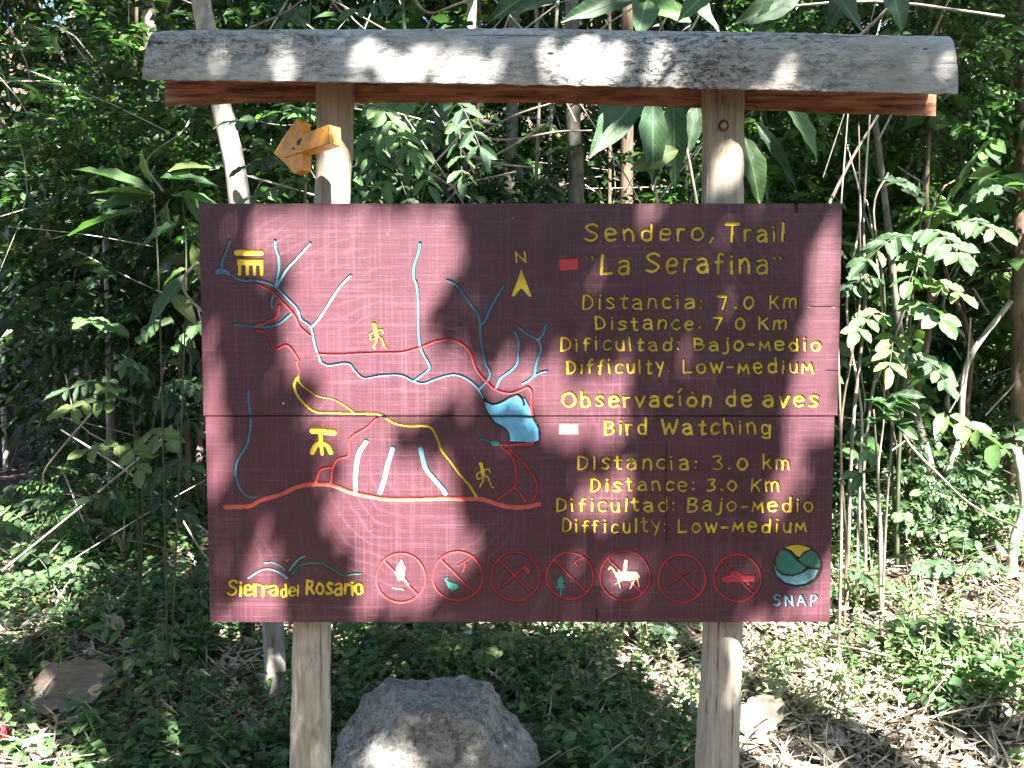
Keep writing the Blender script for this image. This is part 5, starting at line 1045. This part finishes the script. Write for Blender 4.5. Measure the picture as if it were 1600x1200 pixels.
# ground cover seedlings
n = 12000; x, y = scatter(n, .0, 9, 1.5)
cov = vnoise(x, y, .55, 5) + np.where(x > .35, -.15, .1) + rng.normal(0, .1, n); k = (cov > .5) & (np.abs(x - path_x(y)) > .6) & (np.hypot(x - at(682, 1160, .33)[0], (y - .34)) > .33) & (np.hypot(x - at(115, 1098, 1.15)[0], (y - 1.1) * .7) > .24); x, y = x[k], y[k]; n = len(x)
for part_i, mt in enumerate(['leaf_mid', 'leaf_bright', 'leaf_bright']):
    sel = np.arange(n) % 3 == part_i; X = x[sel]; Y = y[sel]; Hh = rng.uniform(.03, .24, len(X)) * (rng.random(len(X)) * .5 + .5); mb = MB(); 
    for q in range(9):
        f = rng.uniform(.45, 1, len(X)); a = rng.uniform(0, 6.28, len(X)); P = np.stack([X + np.cos(a) * Hh * .3, Y + np.sin(a) * Hh * .3, gz(X, Y) + Hh * f], 1)
        D = np.stack([np.cos(a), np.sin(a), rng.uniform(-.5, .3, len(X))], 1); S = rng.uniform(.03, .065, len(X)); leaf_batch(mb, P, D, norm(np.array([0, -.2, 1]) + rng.normal(0, .3, (len(X), 3))), S, S * .52, MI)
    tag(mb.build('ground_cover', M[mt]), kind='stuff')
# straw and fine twigs
n = 26000; x, y = scatter(n, -.1, 7, 1.4); k = (vnoise(x, y, .6, 7) + np.where(x > .1, .25, -.12) > .42) & (np.abs(x - path_x(y)) > .6); x, y = x[k], y[k]; n = len(x); mb = MB()
a = rng.uniform(0, 6.28, n); D = np.stack([np.cos(a), np.sin(a), np.abs(rng.normal(0, .55, n))], 1); leaf_batch(mb, np.stack([x, y, gz(x, y) + rng.random(n) * .05], 1), D, rdir(n, 0, 1), rng.uniform(.03, .2, n), rng.uniform(.002, .009, n), FL)
tag(mb.build('dry_grass', M['straw']), kind='stuff')
mb = MB(); x, y = scatter(420, .2, 6, 1.3)
for i in range(len(x)):
    a = rng.uniform(0, 6.28); L = rng.uniform(.12, .5); p = np.array([x[i], y[i], gz(x[i], y[i]) + rng.uniform(.01, .08)]); e = p + np.array([math.cos(a) * L, math.sin(a) * L, 0]); e[2] = gz(e[0], e[1]) + rng.uniform(.01, .18)
    mb.tube(spline([p, (p + e) / 2 + rng.normal(0, .02, 3), e], 5), rng.uniform(.0015, .004), 4)
tag(mb.build('fallen_twigs', M['twig']), kind='stuff')

# pale sun-bleached herbs of the open right side, and low herbs elsewhere
def herbs(n, xa, xb, ya, yb, hmin, hmax, mt, name, sz, avoid=True):
    y = ya + (yb - ya) * rng.random(n) ** 1.2; x = rng.uniform(xa, xb, n); k = (vnoise(x, y, .4, 31) + rng.normal(0, .12, n) > .38) & (np.hypot(x - at(682, 1160, .33)[0], y - .34) > .36) & (np.abs(x - path_x(y)) > .55); x, y = x[k], y[k]; n = len(x)
    Hh = rng.uniform(hmin, hmax, n); lx = rng.normal(0, .25, n); ly = rng.normal(0, .25, n); z = gz(x, y); mb = MB(); q = 13
    for i in range(q):
        f = (i + .5) / q; a = rng.uniform(0, 6.28, n); P = np.stack([x + lx * Hh * f, y + ly * Hh * f, z + Hh * f], 1); S = rng.uniform(.6, 1.2, n) * sz * (1.1 - .5 * f)
        leaf_batch(mb, P, np.stack([np.cos(a), np.sin(a), rng.uniform(-.4, .5, n)], 1), norm(np.array([0, -.3, 1]) + rng.normal(0, .4, (n, 3))), S, S * .42, MI)
    leaf_batch(mb, np.stack([x, y, z], 1), np.stack([lx, ly, np.ones(n)], 1), rdir(n, -.2, .2), Hh * 1.05, np.full(n, .005), FL)
    tag(mb.build(name, M[mt], None), kind='stuff')
M['herb_pale'] = leaf_mat('herb_pale', (.2, .24, .1), (.4, .42, .24), (.55, .52, .36), rough=.5, trans=.3)
herbs(1500, .25, 4.2, .9, 4.5, .08, .34, 'herb_pale', 'pale_undergrowth', .045)
herbs(700, .1, 4.5, .8, 5, .1, .42, 'leaf_bright', 'bright_undergrowth', .055)
herbs(1100, -4.5, .2, .7, 5.5, .08, .36, 'leaf_bright', 'bright_undergrowth', .05)
herbs(500, -4.5, .2, .7, 5.5, .1, .4, 'leaf_yellow', 'yellow_green_undergrowth', .045)
mb = MB()
for i in range(520):
    y = rng.uniform(1.6, 7.5); x = rng.uniform(-1, 1) * (y + 2.2) * .64; z = float(gz(x, y)) + rng.uniform(.2, 3.4)
    d = rng.normal(0, 1, 3) * [1, .5, 1.3]; d = d / np.linalg.norm(d) * rng.uniform(.25, 1.1); p = np.array([x, y, z])
    mb.tube(spline([p, p + d * .5 + rng.normal(0, .05, 3), p + d], 6), rng.uniform(.002, .0055), 4, caps=False)
tag(mb.build('twig_tangle', M['bark_white']), kind='stuff')
